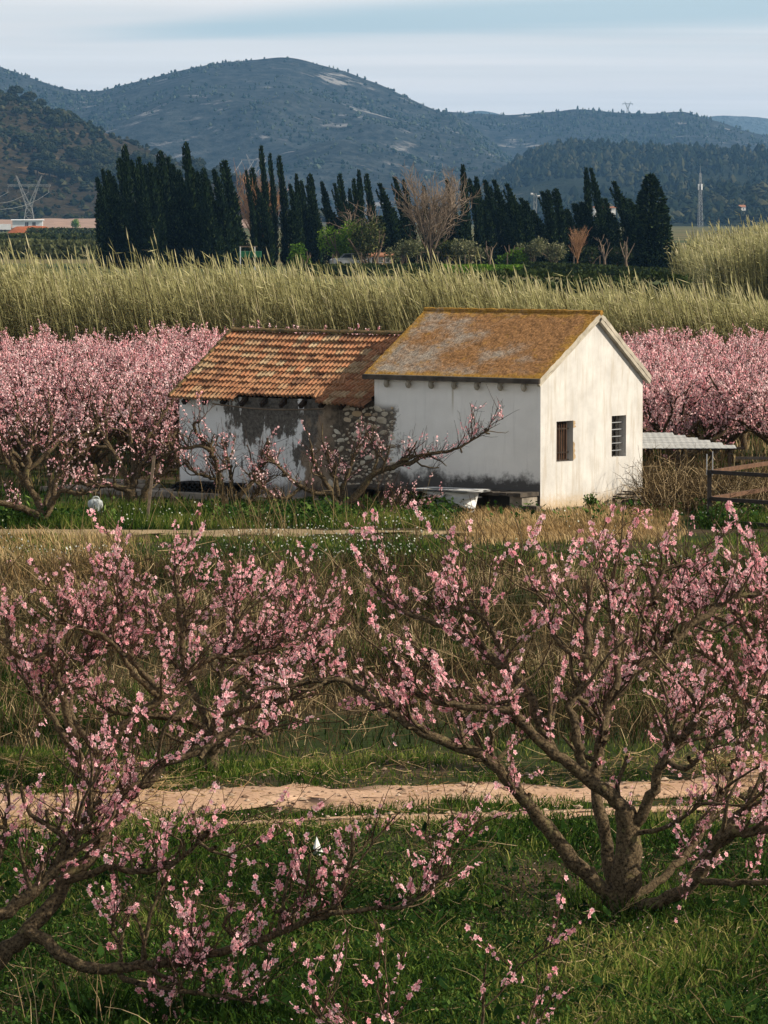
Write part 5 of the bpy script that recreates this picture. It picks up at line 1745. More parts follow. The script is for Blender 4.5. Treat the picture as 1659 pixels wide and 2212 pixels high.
def leafclump(G, c, rad, n, size, tint=(0.1, 0.8), flat=1.0, mat=0, up=0.3):
    """leaf faces through a crown: denser towards the outside, with lighter outer leaves"""
    d = rand_dirs(n)
    r = rng.random(n) ** 0.45
    lump = 0.75 + 0.5 * fbm(d[:, 0] * 2.2 + c[0], d[:, 2] * 2.2 + d[:, 1] * 2 + c[1], 15, 3)
    P = np.asarray(c) + d * np.asarray(rad) * (r * lump)[:, None]
    L_ = nrmz(rand_dirs(n) + d * 0.5 + np.array([0, 0, up])) * (size * (0.6 + 0.8 * rng.random((n, 1))))
    S = nrmz(np.cross(L_, rand_dirs(n))) * size * 0.3 * flat
    t = np.clip(tint[0] + (tint[1] - tint[0]) * rng.random(n), 0, 1)
    diamonds(G, P, L_, S, t, mat)

def wall_weed():
    b = hloc(0.45, 1.02)
    root = empty('wall_weed', b, category='plant', label='small bushy green weed growing at the foot of the gable under the left window')
    G = Geo(); T = grow(np.zeros((14, 3)), np.stack([rng.normal(size=14) * 0.3, rng.normal(size=14) * 0.3, np.ones(14)], 1), 0.2 + 0.2 * rng.random(14), 5, 0.15, 0.05)
    tubes(G, T, np.full((14, 5), 0.004), 3, 0.3); G.build('stems', MTWIG, root, kind='stuff')
    G = Geo(); i = np.repeat(np.arange(14), 14); p, d = along(T, i, 0.2 + 0.8 * rng.random(len(i)))
    Ld = nrmz(rand_dirs(len(i)) + np.array([0, 0, 0.4])) * 0.07
    diamonds(G, p, Ld, nrmz(np.cross(Ld, rand_dirs(len(i)))) * 0.022, 0.3 + 0.6 * rng.random(len(i)))
    G.build('leaves', MWEED, root, kind='stuff')
    root = empty('bush', hloc(-2.05, -1.25), category='bush', label='low dark green bush in front of the bathtub')
    G = Geo(); leafclump(G, (0, 0, 0.14), (0.62, 0.3, 0.22), 900, 0.06, (0.0, 0.5)); G.build('leaves', MDARKLEAF, root, kind='stuff')
    G = Geo(); T = grow(np.zeros((10, 3)), rand_dirs(10) * (1, 1, 0) + (0, 0, 0.6), np.full(10, 0.4), 4, 0.2, 0); tubes(G, T, np.full((10, 4), 0.006), 3, 0.2); G.build('stems', MTWIG, root, kind='stuff')
wall_weed()

def lean_to():
    r = empty('lean_to', hloc(0.1, W1 + 0.4), 0, category='lean-to roof', label='low pale corrugated sheet roof projecting behind the gable with a stepped edge')
    base = np.array(r.location)
    
    for k in range(6):
        # sheets run away from the viewer; each next one sits lower and reaches less far back
        y0 = 1.9 - 0.33 * k
        x = np.linspace(-0.9, (0.42 + 0.22 * k) if k else 0.42, 60)
        G = Geo()
        yy = [y0, y0 - 0.36] if k < 5 else [y0, y0 - 0.42]
        V = []
        for dz in (0.0, -0.012):
            V.append([np.stack([x, np.full(60, q), 1.10 + 0.085 * q + 0.003 * np.sin(x * 52) + dz - 0.004 * k], 1) for q in yy])
        f = grid_faces(2, 60)
        G.add(np.array(V[0]), f[:, ::-1]); G.add(np.array(V[1]), f)
        G.add(np.stack([V[0][1], V[1][1]]), f); G.add(np.stack([V[0][0], V[1][0]]), f[:, ::-1])
        G.build('sheet', MSHEET, r)
    for (x, y) in ((-0.6, 0.0), (1.4, 0.0), (-0.6, 1.8), (0.5, 1.8)):
        G = Geo(); beam(G, (x, y, -0.1), (x, y, 1.06), 0.06, 0.06); G.build('post', MDARKWOOD, r)
    G = Geo(); beam(G, (-0.9, 0.0, 1.05), (1.7, 0.0, 1.05), 0.05, 0.05); G.build('purlin', MDARKWOOD, r)
MSHEET = simple_mat('pale_fibre_sheet', (0.36, 0.36, 0.345), 0.8, 0.2, 3, 0.15, 0.004)
lean_to()

def pen():
    r = empty('metal_pen', gnd(1532, 1133), 0, category='pen', label='rusty iron pen of flat rails at the right-hand edge')
    b = np.array(r.location)
    def loc(px, py, Y): return at(px, py, Y) - b
    G = Geo(); beam(G, (0, 0, -0.2), (0, 0, 0.99), 0.075, 0.075); G.build('post', MDARKSTEEL, r, label='dark corner post')
    for dx, h0, h1 in ((-0.05, 0.9, 1.28), (0.055, 0.9, 1.33)):
        G = Geo(); tubes(G, np.array([(dx, 0.0, h0), (dx, 0.0, h1)]), np.full(2, 0.011), 6, cap=True); G.build('pipe', MSTEEL, r)
    for z in (0.955, 0.47, 0.06):
        G = Geo(); beam(G, (0.03, -0.02, z), (1.55, -1.65, z), 0.05, 0.07); G.build('rail', MDARKSTEEL, r)
        G = Geo(); beam(G, (0.04, 0.05, z), (1.75, 3.6, z), 0.05, 0.075); G.build('rail', MRUST, r)
    G = Geo(); beam(G, (1.07, -1.15, -0.2), (1.07, -1.15, 0.98), 0.06, 0.06); G.build('post', MDARKSTEEL, r)
    G = Geo(); beam(G, (1.75, 3.6, -0.2), (1.75, 3.6, 0.98), 0.06, 0.06); G.build('post', MRUST, r)
    G = Geo(); beam(G, (0.75, 3.2, 1.02), (2.2, 3.55, 1.0), 0.05, 0.05); G.build('rail', MDARKSTEEL, r)
pen()

# wire netting leaning on the corner of the gable
def netting():
    r = empty('wire_netting', hloc(0.22, 2.6), RZ, category='netting', label='sagging wire netting propped against the right end of the gable')
    G = Geo()
    for k in range(11):
        u = k / 10
        p = np.stack([np.array([0.05 + 0.1 * math.sin(t * 2 + u), -0.1 + 0.9 * t, 0.05 + (0.95 * (0.35 + 0.65 * t)) * u]) for t in np.linspace(0, 1, 10)])
        tubes(G, p, np.full(10, 0.0035), 3, 0.4)
    for t in np.linspace(0, 1, 13):
        p = np.stack([np.array([0.05 + 0.1 * math.sin(t * 2 + u), -0.1 + 0.9 * t, 0.05 + (0.95 * (0.35 + 0.65 * t)) * u]) for u in np.linspace(0, 1, 8)])
        tubes(G, p, np.full(8, 0.0035), 3, 0.4)
    G.build('mesh_wires', MDRY, r, kind='stuff')
netting()
# ------------------------------------------------------------------ cypresses and the garden beyond the reeds
def cypress_mesh(bend, wob, seedw, n=1500, top=0.05):
    """a unit cypress (height 1, base width about 0.13) whose tip is blown to the left"""
    def axis(t):
        return np.stack([-bend * np.clip(t - 0.35, 0, 1) ** 1.7 + wob * np.sin(t * 5) * 0.01, wob * 0.01 * np.cos(t * 4), t], -1)
    def rad(t):
        return 0.064 * np.clip(t / 0.06, 0.35, 1) * np.interp(t, [0, 0.12, 0.4, 0.7, 0.88, 1.0], [0.8, 1.0, 0.9, 0.6, 0.3, 0.05])
    G = Geo()
    # inner mass
    t = np.linspace(0.0, 1.0, 14)
    tubes(G, axis(t), rad(t) * 0.72, 7, 0.0, lump=0.15)
    tt = rng.random(n) ** 0.85
    a = rng.random(n) * 2 * PI
    lump = 0.72 + 0.55 * fbm(a * 1.1, tt * 15, 200 + seedw, 3)
    r = rad(tt) * lump * (0.75 + 0.3 * rng.random(n))
    P = axis(tt) + np.stack([np.cos(a) * r, np.sin(a) * r, np.zeros(n)], 1)
    Ld = nrmz(np.stack([np.cos(a) * 0.35, np.sin(a) * 0.35, np.ones(n)], 1) + 0.3 * rng.normal(size=(n, 3)))
    Ln = (0.022 + 0.03 * rng.random(n))[:, None]
    S = nrmz(np.cross(Ld, rand_dirs(n))) * 0.0075
    diamonds(G, P, Ld * Ln, S, np.clip(rng.random(n) ** 1.4 * 0.9, 0, 1))
    # a few split leaders
    for k in range(3):
        t0 = 0.55 + 0.3 * rng.random()
        a0 = rng.random() * 6
        m = 70
        u = rng.random(m)
        c = axis(np.full(m, t0)) + np.stack([np.cos(a0) * 0.045 * (1 - 0.5 * u) - bend * 0.3 * u, np.sin(a0) * 0.045 * (1 - 0.5 * u), u * 0.17], 1)
        c[:, :2] += rng.normal(size=(m, 2)) * 0.008 * (1.1 - u)[:, None]
        Ld = nrmz(np.array([-bend, 0, 1.0]) + 0.3 * rng.normal(size=(m, 3)))
        diamonds(G, c, Ld * 0.035, nrmz(np.cross(Ld, rand_dirs(m))) * 0.0075, rng.random(m) * 0.8)
    Gt = Geo(); tubes(Gt, np.array([[0, 0, -0.05], [0, 0, 0.03], [0, 0, 0.3]]), np.array([0.022, 0.018, 0.01]), 6)
    return G.mesh('crown', MCYP), Gt.mesh('trunk', MDARKWOOD)

def cypresses():
    pr = [cypress_mesh(b, w, i) for i, (b, w) in enumerate(((0.08, 1), (0.14, 0.5), (0.21, 1.2), (0.04, 1.5), (0.27, 0.6)))]
    A = [(212, 388, 1.1), (224, 371, 1.0), (236, 374, 1.1), (247, 385, 1.2), (259, 348, 1.1), (272, 321, 0.9), (286, 352, 1.1), (301, 346, 1.1), (314, 362, 1.2), (326, 358, 1.2), (338, 366, 1.1), (349, 333, 1.1),
         (363, 346, 1.1), (376, 361, 1.0), (390, 372, 1.2), (404, 315, 1.1), (416, 366, 1.2), (428, 376, 1.0), (442, 369, 1.1), (452, 392, 1.2), (465, 372, 1.1), (486, 353, 1.3)]
    B = [(532, 372, 0.6), (546, 368, 0.95), (556, 410, 0.9), (565, 322, 0.75), (584, 338, 0.75), (604, 343, 0.95), (628, 402, 0.9), (642, 380, 0.8), (652, 395, 0.8), (664, 405, 0.9), (672, 381, 1.0),
         (697, 397, 0.85), (723, 400, 0.8), (735, 381, 0.85), (757, 411, 0.7), (765, 391, 0.8), (777, 372, 0.85), (793, 381, 1.0), (821, 400, 1.2), (836, 455, 0.9), (853, 387, 1.0), (873, 393, 0.85), (917, 405, 0.7), (936, 430, 0.8), (967, 391, 0.8)]
    Cc = [(1002, 361, 0.95), (1016, 391, 0.9), (1031, 386, 0.95), (1050, 394, 1.0), (1068, 393, 1.1), (1084, 455, 1.0), (1096, 401, 1.0), (1109, 430, 0.9), (1126, 431, 1.0), (1139, 437, 1.0), (1153, 470, 0.9), (1171, 417, 1.0), (1185, 415, 1.0), (1203, 412, 1.3),
          (1222, 460, 1.2), (1242, 443, 1.2), (1258, 440, 1.1), (1268, 367, 0.9), (1277, 368, 0.9), (1292, 465, 1.2), (1308, 433, 1.1), (1327, 396, 1.15), (1349, 432, 1.2), (1360, 434, 1.1), (1379, 437, 1.2)]
    fill = [(214 + 15 * i + 4 * rng.normal(), 432 + 14 * rng.normal(), 1.35) for i in range(20)]
    fill += [(628 + 25 * i + 5 * rng.normal(), 452 + 14 * rng.normal(), 1.25) for i in range(31)]
    allc = sorted(A + B + Cc + fill)
    for i, (px, py, w) in enumerate(allc):
        Y = 458 + 18 * rng.random() if px > 990 else (470 + 20 * rng.random())
        if px < 500: Y = 452 + 22 * rng.random()
        top = at(px, py, Y)
        h = top[2] + 0.3
        k = 1 if h > 12.5 else int(rng.integers(0, 5))
        if px in (556,): k = 4
        elif px < 500: k = int(rng.integers(0, 4)) if h <= 12.5 else 0
        bend = (0.08, 0.14, 0.21, 0.04, 0.27)[k]
        wd = w * 9.2 * (0.9 + 0.25 * rng.random()) * (1.0 if px < 500 else 1.0)
        x = top[0] + bend * 0.48 * wd * 1.05
        cr, tr = pr[k]
        root = empty('cypress', (x, Y, -0.3), 0, category='tree', group='dark cypresses of the windbreak beyond the reeds',
                     label=f'dark slender cypress beyond the reeds, {ordinal(i)} in the row from the left')
        root.scale = (wd * 1.05, wd * 1.05, h)
        link('crown', cr, root); link('trunk', tr, root)
cypresses()

def conifer():
    base = at(1418, 590, 446); base[2] = -0.3
    top = at(1404, 381, 446)
    h = top[2] + 0.3
    root = empty('conifer', base, category='tree', label='broad dark conical conifer at the right end of the cypress row')
    G = Geo()
    n = 5200
    t = rng.random(n) ** 1.35
    a = rng.random(n) * 2 * PI
    lump = 0.62 + 0.7 * fbm(a * 1.3, t * 9, 300, 4)
    r = 2.25 * np.interp(t, [0, 0.1, 0.3, 0.6, 0.8, 0.93, 1], [0.92, 1, 0.86, 0.6, 0.42, 0.22, 0.04]) * lump * (0.55 + 0.5 * rng.random(n) ** 0.5)
    P = np.stack([np.cos(a) * r - 0.7 * t, np.sin(a) * r, t * h], 1)
    Ld = nrmz(np.stack([np.cos(a), np.sin(a), 0.25 + 0.5 * rng.normal(size=n)], 1)) * (0.3 + 0.35 * rng.random((n, 1)))
    diamonds(G, P, Ld, nrmz(np.cross(Ld, rand_dirs(n))) * 0.13, np.clip(rng.random(n) ** 1.4, 0, 1))
    tubes(G, np.array([[0, 0, 0.2], [-0.3, 0, h * 0.5], [-0.65, 0, h * 0.94]]), np.array([1.35, 0.8, 0.1]), 8, 0.0, lump=0.2)
    G.build('crown', MCYP, root)
    G = Geo(); tubes(G, np.array([[0, 0, -0.3], [0, 0, 0.5], [-0.3, 0, h * 0.6]]), np.array([0.3, 0.25, 0.1]), 7); G.build('trunk', MDARKWOOD, root)
conifer()

def bare_tree(px, pyb, pyt, Y, halfw, label, mat, n1=7, n2=60, n3=420, up=0.12, r0=0.14, name='bare_tree', base_z=None, n4=0, trunk=0.18):
    b = at(px, pyb, Y); top = at(px, pyt, Y)
    h = top[2] - b[2]
    hw = halfw / F * Y
    root = empty(name, b, category='tree', label=label)
    th = h * trunk
    Gt = Geo()
    tubes(Gt, np.array([[0, 0, -3.0 if b[2] > 0.5 else -0.2], [0.02, 0, 0], [0.0, 0.02, th]]), np.array([r0 * 1.2, r0 * 1.1, r0 * 0.8]), 7, 0.3)
    a = rng.random(n1) * 0.6 + np.arange(n1) * 2 * PI / n1
    d = np.stack([np.cos(a) * hw * 0.9, np.sin(a) * hw * 0.9, np.full(n1, h * 0.75)], 1) * (0.75 + 0.4 * rng.random((n1, 1)))
    S = np.tile(np.array([[0, 0, th * 0.9]]), (n1, 1))
    l1 = np.linalg.norm(d, axis=1)
    A = grow(S, d, l1 * 1.05, 9, 0.07, up * 0.35)
    tubes(Gt, A, (r0 * 0.55) * np.linspace(1, 0.3, 9)[None] * np.ones((n1, 1)), 5, 0.3 + 0.5 * rng.random(n1))
    Gt.build('trunk', mat, root)
    G = Geo()
    i = rng.integers(0, n1, n2)
    p, dd = along(A, i, 0.2 + 0.8 * rng.random(n2))
    B = grow(p, dd * 0.7 + rand_dirs(n2) * 0.7 + np.array([0, 0, up * 3]), h * (0.15 + 0.3 * rng.random(n2)), 7, 0.08, up * 0.5)
    tubes(G, B, r0 * 0.22 * np.linspace(1, 0.4, 7)[None] * np.ones((n2, 1)), 4, 0.3 + 0.5 * rng.random(n2))
    j = rng.integers(0, n2, n3)
    p, dd = along(B, j, 0.2 + 0.8 * rng.random(n3))
    Cc = grow(p, dd * 0.6 + rand_dirs(n3) * 0.6 + np.array([0, 0, up * 3]), h * (0.06 + 0.16 * rng.random(n3)), 5, 0.10, up * 0.5)
    tubes(G, Cc, r0 * 0.15 * np.linspace(1, 0.45, 5)[None] * np.ones((n3, 1)), 3, 0.3 + 0.6 * rng.random(n3))
    G.build('branches', mat, root, kind='stuff')
    return root

bare_tree(930, 588, 408, 440, 62, 'large bare grey-branched tree in the middle of the cypress row', MPALETWIG, 13, 130, 1100, 0.06, 0.17)
bare_tree(560, 575, 424, 492, 44, 'bare russet tree with upright branches between the left cypresses', MREDTWIG, 22, 260, 2000, 0.16, 0.11)
bare_tree(790, 600, 462, 452, 44, 'bare brown tree hanging over the dark leafy one in the garden', MPALETWIG, 6, 40, 260, 0.02, 0.14)
bare_tree(1247, 574, 505, 436, 26, 'small bare reddish tree before the right-hand cypresses', MREDTWIG, 9, 70, 520, 0.12, 0.10)
for px, pyt, lab in ((1058, 530, 'pollarded pale-trunked tree with forked arms in the garden'), (1306, 524, 'pollarded pale tree with three bare arms right of the reddish one'), (1352, 524, 'pollarded bare tree close to the big conifer')):
    bare_tree(px, 576 if px < 1100 else 574, pyt, 437, 17, lab, MPALETWIG, 5, 6, 16, 0.10, 0.15, 'pollarded_tree', trunk=0.25)

def bush(px, pyb, pyt, halfw, Y, mat, label, n=900, size=0.28, tint=(0.05, 0.85), name='bush', trunk=False):
    b = at(px, pyb, Y); top = at(px, pyt, Y)
    b[2] = min(b[2], 0.6)
    h = top[2] - b[2]; hw = 1.25 * halfw / F * Y; h *= 1.06; n = int(n * 1.5)
    root = empty(name, b, category='tree' if trunk else 'bush', label=label)
    G = Geo()
    k = 5
    z0 = 0.45 if trunk else 0.1
    for _ in range(k):
        o = np.array([rng.normal() * hw * 0.4, rng.normal() * hw * 0.3, h * (z0 + (0.75 - z0) * rng.random())])
        leafclump(G, o, (hw * 0.62, hw * 0.55, h * 0.30), n // k, size, tint)
    G.build('crown', mat, root)
    G = Geo()
    T = grow(np.zeros((6, 3)), np.stack([rng.normal(size=6) * 0.35, rng.normal(size=6) * 0.3, np.ones(6)], 1), np.full(6, h * 0.75), 5, 0.15, 0.05)
    tubes(G, T, np.full((6, 1), 0.06 + 0.01 * h) * np.linspace(1, 0.4, 5)[None], 5, 0.3)
    G.build('trunk', MPALETWIG, root)
    return root
bush(734, 585, 482, 36, 440, MLIME, 'bright yellow-green tree in young leaf in the garden', 1500, 0.3, (0.1, 1.0), 'leafy_tree', True)
bush(800, 590, 470, 34, 436, MDARKLEAF, 'dark brownish-green leafy tree right of the bright green one', 1500, 0.3, (0.1, 1.0), 'leafy_tree', True)
bush(656, 590, 528, 24, 420, MLIME, 'green shrub in front of the left cypresses', 800, 0.28, (0.0, 0.75))
bush(868, 580, 520, 28, 432, MOLIVE, 'grey-green olive beside the garden house', 900, 0.26, (0.1, 0.9), 'olive_tree', True)
bush(920, 572, 530, 22, 446, MDARKLEAF, 'dark shrub below the large bare tree', 700, 0.28)
bush(965, 575, 524, 26, 440, MDARKLEAF, 'dark green orange tree behind the pergola', 800, 0.28, (0.2, 1.0), 'orange_tree', True)
bush(1010, 578, 520, 28, 438, MOLIVE, 'silvery olive left of the pollarded garden tree', 900, 0.26, (0.2, 1.0), 'olive_tree', True)
bush(1100, 574, 516, 30, 440, MLIME, 'yellow-green bush right of the pollarded garden tree', 900, 0.28, (0.0, 0.8))
bush(1150, 576, 522, 28, 441, MOLIVE, 'grey-brown olive in the middle of the garden row', 900, 0.26, (0.1, 0.9), 'olive_tree', True)
bush(1195, 576, 518, 24, 439, MOLIVE, 'grey olive left of the small reddish tree', 900, 0.26, (0.2, 1.0), 'olive_tree', True)
bush(1280, 574, 535, 22, 442, MDARKLEAF, 'dark shrub right of the small reddish tree', 600, 0.28, (0, 0.6))
bush(1333, 574, 535, 20, 443, MDARKLEAF, 'dark shrub between two pollarded trees', 600, 0.28, (0, 0.5))
bush(1045, 576, 540, 20, 442, MDARKLEAF, 'dark shrub behind the pollarded garden tree', 600, 0.28, (0, 0.7))

# a grassy bank and dark hedges between the reeds and the garden
def bank(name, px0, px1, pyt0, pyt1, Y, mat, label, depth=10, size=0.5, n=2600, tint=(0.0, 0.7)):
    x0, x1 = (px0 - CX) / F * Y, (px1 - CX) / F * Y
    G = Geo()
    m = n
    u = rng.random(m)
    zt = np.array([at(0, p, Y)[2] for p in (pyt0, pyt1)])
    zt = zt[0] + (zt[1] - zt[0]) * u
    zt = zt * (0.85 + 0.3 * fbm(u * 22, u * 3, 91, 3))
    v = rng.random(m)
    P = np.stack([x0 + (x1 - x0) * u, Y + depth * (v - 0.3), zt * np.minimum(1, 0.1 + 1.5 * rng.random(m) ** 0.6) * np.where(v < 0.2, v * 4 + 0.2, 1)], 1)
    Ld = nrmz(rand_dirs(m) + np.array([-0.2, 0, 0.7])) * size
    diamonds(G, P, Ld, nrmz(np.cross(Ld, rand_dirs(m))) * size * 0.3, np.clip(tint[0] + (tint[1] - tint[0]) * rng.random(m), 0, 1))
    # its solid inner mound
    xs = np.linspace(x0, x1, 40)
    uu = np.linspace(0, 1, 40)
    zz = (np.interp(uu, [0, 1], [at(0, pyt0, Y)[2], at(0, pyt1, Y)[2]])) * 0.86
    V = np.stack([np.stack([xs, np.full(40, Y - depth * 0.25), np.full(40, -0.3)], 1), np.stack([xs, np.full(40, Y), zz], 1), np.stack([xs, np.full(40, Y + depth * 0.6), zz], 1), np.stack([xs, np.full(40, Y + depth * 0.8), np.full(40, -0.3)], 1)])
    G.add(V, grid_faces(4, 40)[:, ::-1], tint[0])
    return G.build(name, mat, category='hedge' if 'hedge' in name else 'bank', label=label)
bank('hedge', 1140, 1480, 573, 590, 402, MDARKLEAF, 'low dark hedge before the right-hand cypresses', tint=(0, 0.5))
bank('grassy_bank', 930, 1160, 577, 578, 408, MLIME, 'bright green grassy bank at the edge of the garden', 8, 0.35, 2600, (0.0, 0.8))
bank('undergrowth_hedge', 860, 1490, 592, 604, 205, MDARKLEAF, 'dark low undergrowth just behind the right half of the reeds', 8, 0.3, 3000, (0, 0.5))
bank('hedge', 640, 950, 580, 578, 398, MDARKLEAF, 'dark low hedge before the garden house', tint=(0, 0.6))
bank('hedge', -60, 214, 511, 513, 820, MDARKLEAF, 'dark green hedge across the fields at the left', 14, 0.9, 3000, (0.0, 0.8))
bank('hedge', -60, 214, 524, 530, 560, MOLIVE, 'brownish scrub strip in front of the left hedge', 14, 0.8, 2600, (0.0, 0.6))
bank('hedge', 60, 214, 497, 499, 1150, MDARKLEAF, 'dark bush row below the guardrail at the left', 14, 1.0, 1200, (0.1, 0.8))

# ------------------------------------------------------------------ small buildings, car, frames in the garden
MPINKW = simple_mat('pink_render', (0.50, 0.33, 0.25), 0.9, 0.2, 0.8, 0.2, 0.02)
MWHITEW = simple_mat('white_render', (0.74, 0.73, 0.71), 0.9, 0.12, 0.8, 0.2, 0.02)
MGLASS = simple_mat('dark_glass', (0.03, 0.035, 0.04), 0.15, 0.2, 2, 0.02, 0.002, spec=0.5)
MTERRA = simple_mat('terracotta_roof', (0.33, 0.15, 0.085), 0.9, 0.3, 1.5, 0.4, 0.03)
MGREENP = simple_mat('green_paint', (0.015, 0.12, 0.055), 0.5, 0.25, 2, 0.1, 0.005)
MSILVER = simple_mat('silver_paint', (0.45, 0.46, 0.48), 0.3, 0.1, 2, 0.02, 0.002, metal=0.5, spec=0.5)
MWHITEP = simple_mat('white_paint', (0.72, 0.72, 0.73), 0.5, 0.1, 0.6, 0.1, 0.005)
MEARTH = simple_mat('red_earth', (0.36, 0.11, 0.04), 1.0, 0.4, 0.5, 0.7, 0.1)
MPINKSOIL = simple_mat('pink_soil', (0.30, 0.20, 0.15), 1.0, 0.25, 0.15, 0.5, 0.1)

def simple_house(px0, px1, pyb, pye, Y, wall, label, roofh=0.28, depthf=0.8, wins=((0.25, 0.35), (0.6, 0.35)), roofm=None, name='garden_house', rz=0.15, door=None):
    b0 = at(px0, pyb, Y); b1 = at(px1, pyb, Y)
    w = b1[0] - b0[0]; h = at(px0, pye, Y)[2] - b0[2]
    d = w * depthf
    root = empty(name, ((b0[0] + b1[0]) / 2, Y, b0[2]), rz, category='house', label=label)
    G = Geo(); hw = w / 2
    V = [(-hw, 0, -1), (hw, 0, -1), (hw, d, -1), (-hw, d, -1), (-hw, 0, h), (hw, 0, h), (hw, d, h), (-hw, d, h)]
    G.add(np.array(V), [[0, 1, 5, 4], [1, 2, 6, 5], [2, 3, 7, 6], [3, 0, 4, 7]])
    rh = h * roofh
    G.f.append((np.array([[4, 5, 6, 7]]), 0))
    G.build('wall', wall, root)
    G = Geo(); e = 0.12 * w * 0.4
    th = 0.12 + 0.02 * h
    top = [(-hw - e, -e, h - th * 0.2), (hw + e, -e, h - th * 0.2), (hw + e, d / 2, h + rh), (-hw - e, d / 2, h + rh), (hw + e, d + e, h - th * 0.2), (-hw - e, d + e, h - th * 0.2)]
    V = np.array(top + [(a, b, c - th) for a, b, c in top])
    G.add(V, [[0, 1, 2, 3], [3, 2, 4, 5], [9, 8, 7, 6], [11, 10, 8, 9], [0, 6, 7, 1], [5, 4, 10, 11], [1, 7, 8, 2], [2, 8, 10, 4], [0, 3, 9, 6], [3, 5, 11, 9]])
    G.build('roof', roofm or MTERRA, root)
    for u, ww in wins:
        x0 = -hw + u * w; x1 = x0 + ww * w * 0.5
        z0, z1 = h * 0.38, h * 0.78
        wn = link('window', None, root)
        G = Geo(); box2(G, (x0, -0.03, z0), (x1, 0.02, z1)); G.build('pane', MGLASS, wn)
        G = Geo(); t = 0.06 * h / 2.5
        for lo, hi in (((x0 - t, -0.06, z0 - t), (x1 + t, -0.005, z0)), ((x0 - t, -0.06, z1), (x1 + t, -0.005, z1 + t)), ((x0 - t, -0.06, z0), (x0, -0.005, z1)), ((x1, -0.06, z0), (x1 + t, -0.005, z1)), (((x0 + x1) / 2 - t / 2, -0.05, z0), ((x0 + x1) / 2 + t / 2, -0.031, z1))):
            box2(G, lo, hi)
        G.build('frame', MWHITEP, wn)
    return root
simple_house(796, 850, 577, 551, 447, MPINKW, 'small pink-walled garden house with white windows behind the reeds', 0.2, 0.9, ((0.12, 0.3), (0.42, 0.3), (0.7, 0.3)))
simple_house(1285, 1330, 462, 448, 1500, MWHITEW, 'white house with a flat reddish roof showing between the right-hand cypresses', 0.15, 0.7, ((0.1, 0.2), (0.3, 0.2), (0.5, 0.2), (0.7, 0.2)), rz=0.1)
simple_house(1596, 1611, 456, 447, 2900, MWHITEW, 'tiny white house alone on the knoll at the far right', 0.5, 0.8, ((0.2, 0.3), (0.6, 0.3)), rz=0.2)

def car():
    b = at(757, 577, 440); b[2] = max(b[2], 0.1)
    root = empty('parked_car', (b[0], b[1], b[2]), 0.15, category='car', label='silver car parked under the garden trees')
    prof = [(-2.1, 0.35), (-2.1, 0.75), (-1.9, 0.9), (-1.25, 0.98), (-0.7, 1.42), (0.9, 1.45), (1.6, 1.0), (2.05, 0.92), (2.12, 0.4)]
    G = Geo()
    V = np.array([[(x, y * (0.86 if z > 1.1 else 1.0), z) for x, z in prof] for y in (-0.85, 0.85)])
    G.add(V, grid_faces(2, len(prof)))
    for k in (0, 1):
        G.add(V[k], [list(range(len(prof)))[::(1 if k == 0 else -1)]])
    G.build('body', MSILVER, root)
    G = Geo(); 
    for y in (-0.83, 0.83):
        s = np.sign(y)
        G.add([(-1.15, y * 1.01 + 0.02 * s, 1.0), (0, y * 1.01 + 0.02 * s, 1.0), (0, y * 0.88 + 0.02 * s, 1.38), (-0.65, y * 0.88 + 0.02 * s, 1.37)], [[0, 1, 2, 3]])
        G.add([(0.08, y * 1.01 + 0.02 * s, 1.0), (1.45, y * 1.01 + 0.02 * s, 1.02), (0.88, y * 0.88 + 0.02 * s, 1.39), (0.08, y * 0.88 + 0.02 * s, 1.38)], [[0, 1, 2, 3]])
    G.build('side_window', MGLASS, root)
    for x in (-1.3, 1.35):
        for y in (-0.85, 0.85):
            G = Geo(); tubes(G, np.array([(x, y - 0.1, 0.32), (x, y + 0.1, 0.32)]), np.full(2, 0.32), 14, cap=True); G.build('wheel', MBLACK, root)
car()

def frame_pergola(px0, px1, pyb, pyt, Y, label, name='pergola', mat=None):
    b0 = at(px0, pyb, Y); b1 = at(px1, pyb, Y); h = at(px0, pyt, Y)[2] - b0[2]
    root = empty(name, b0, category='pergola', label=label)
    w = b1[0] - b0[0]
    for x in (0, w):
        for y in (0, 2.2):
            G = Geo(); beam(G, (x, y, -0.8), (x, y, h), 0.09, 0.09); G.build('post', mat or MWOOD, root)
    for y in (0, 2.2):
        G = Geo(); beam(G, (-0.2, y, h + 0.05), (w + 0.2, y, h + 0.05), 0.09, 0.09); G.build('beam', mat or MWOOD, root)
    for x in np.linspace(0, w, 4):
        G = Geo(); beam(G, (x, -0.2, h + 0.13), (x, 2.4, h + 0.13), 0.06, 0.06); G.build('batten', mat or MWOOD, root)
frame_pergola(910, 946, 579, 546, 434, 'grey open pergola frame in the garden')
frame_pergola(878, 902, 579, 541, 438, 'taller narrow timber frame left of the grey pergola')
def garden_posts():
    for k, (px, pyt) in enumerate(((719, 548), (781, 545), (1005, 550), (1038, 550), (1096, 549), (1240, 552), (1296, 552))):
        b = at(px, 582, 430); t = at(px, pyt, 430); b[2] = -0.2
        G = Geo(); beam(G, b, t, 0.10, 0.10)
        near = ('left of the bright green tree', 'between the bright green and the dark tree', 'left of the silvery olive', 'before the pollarded tree', 'before the yellow-green bush', 'before the small reddish tree', 'near the right-hand pollarded trees')[k]
        G.build('garden_post', MPALETWIG, category='post', label=f'thin pale garden post {near}', group='pale posts along the garden edge')
garden_posts()
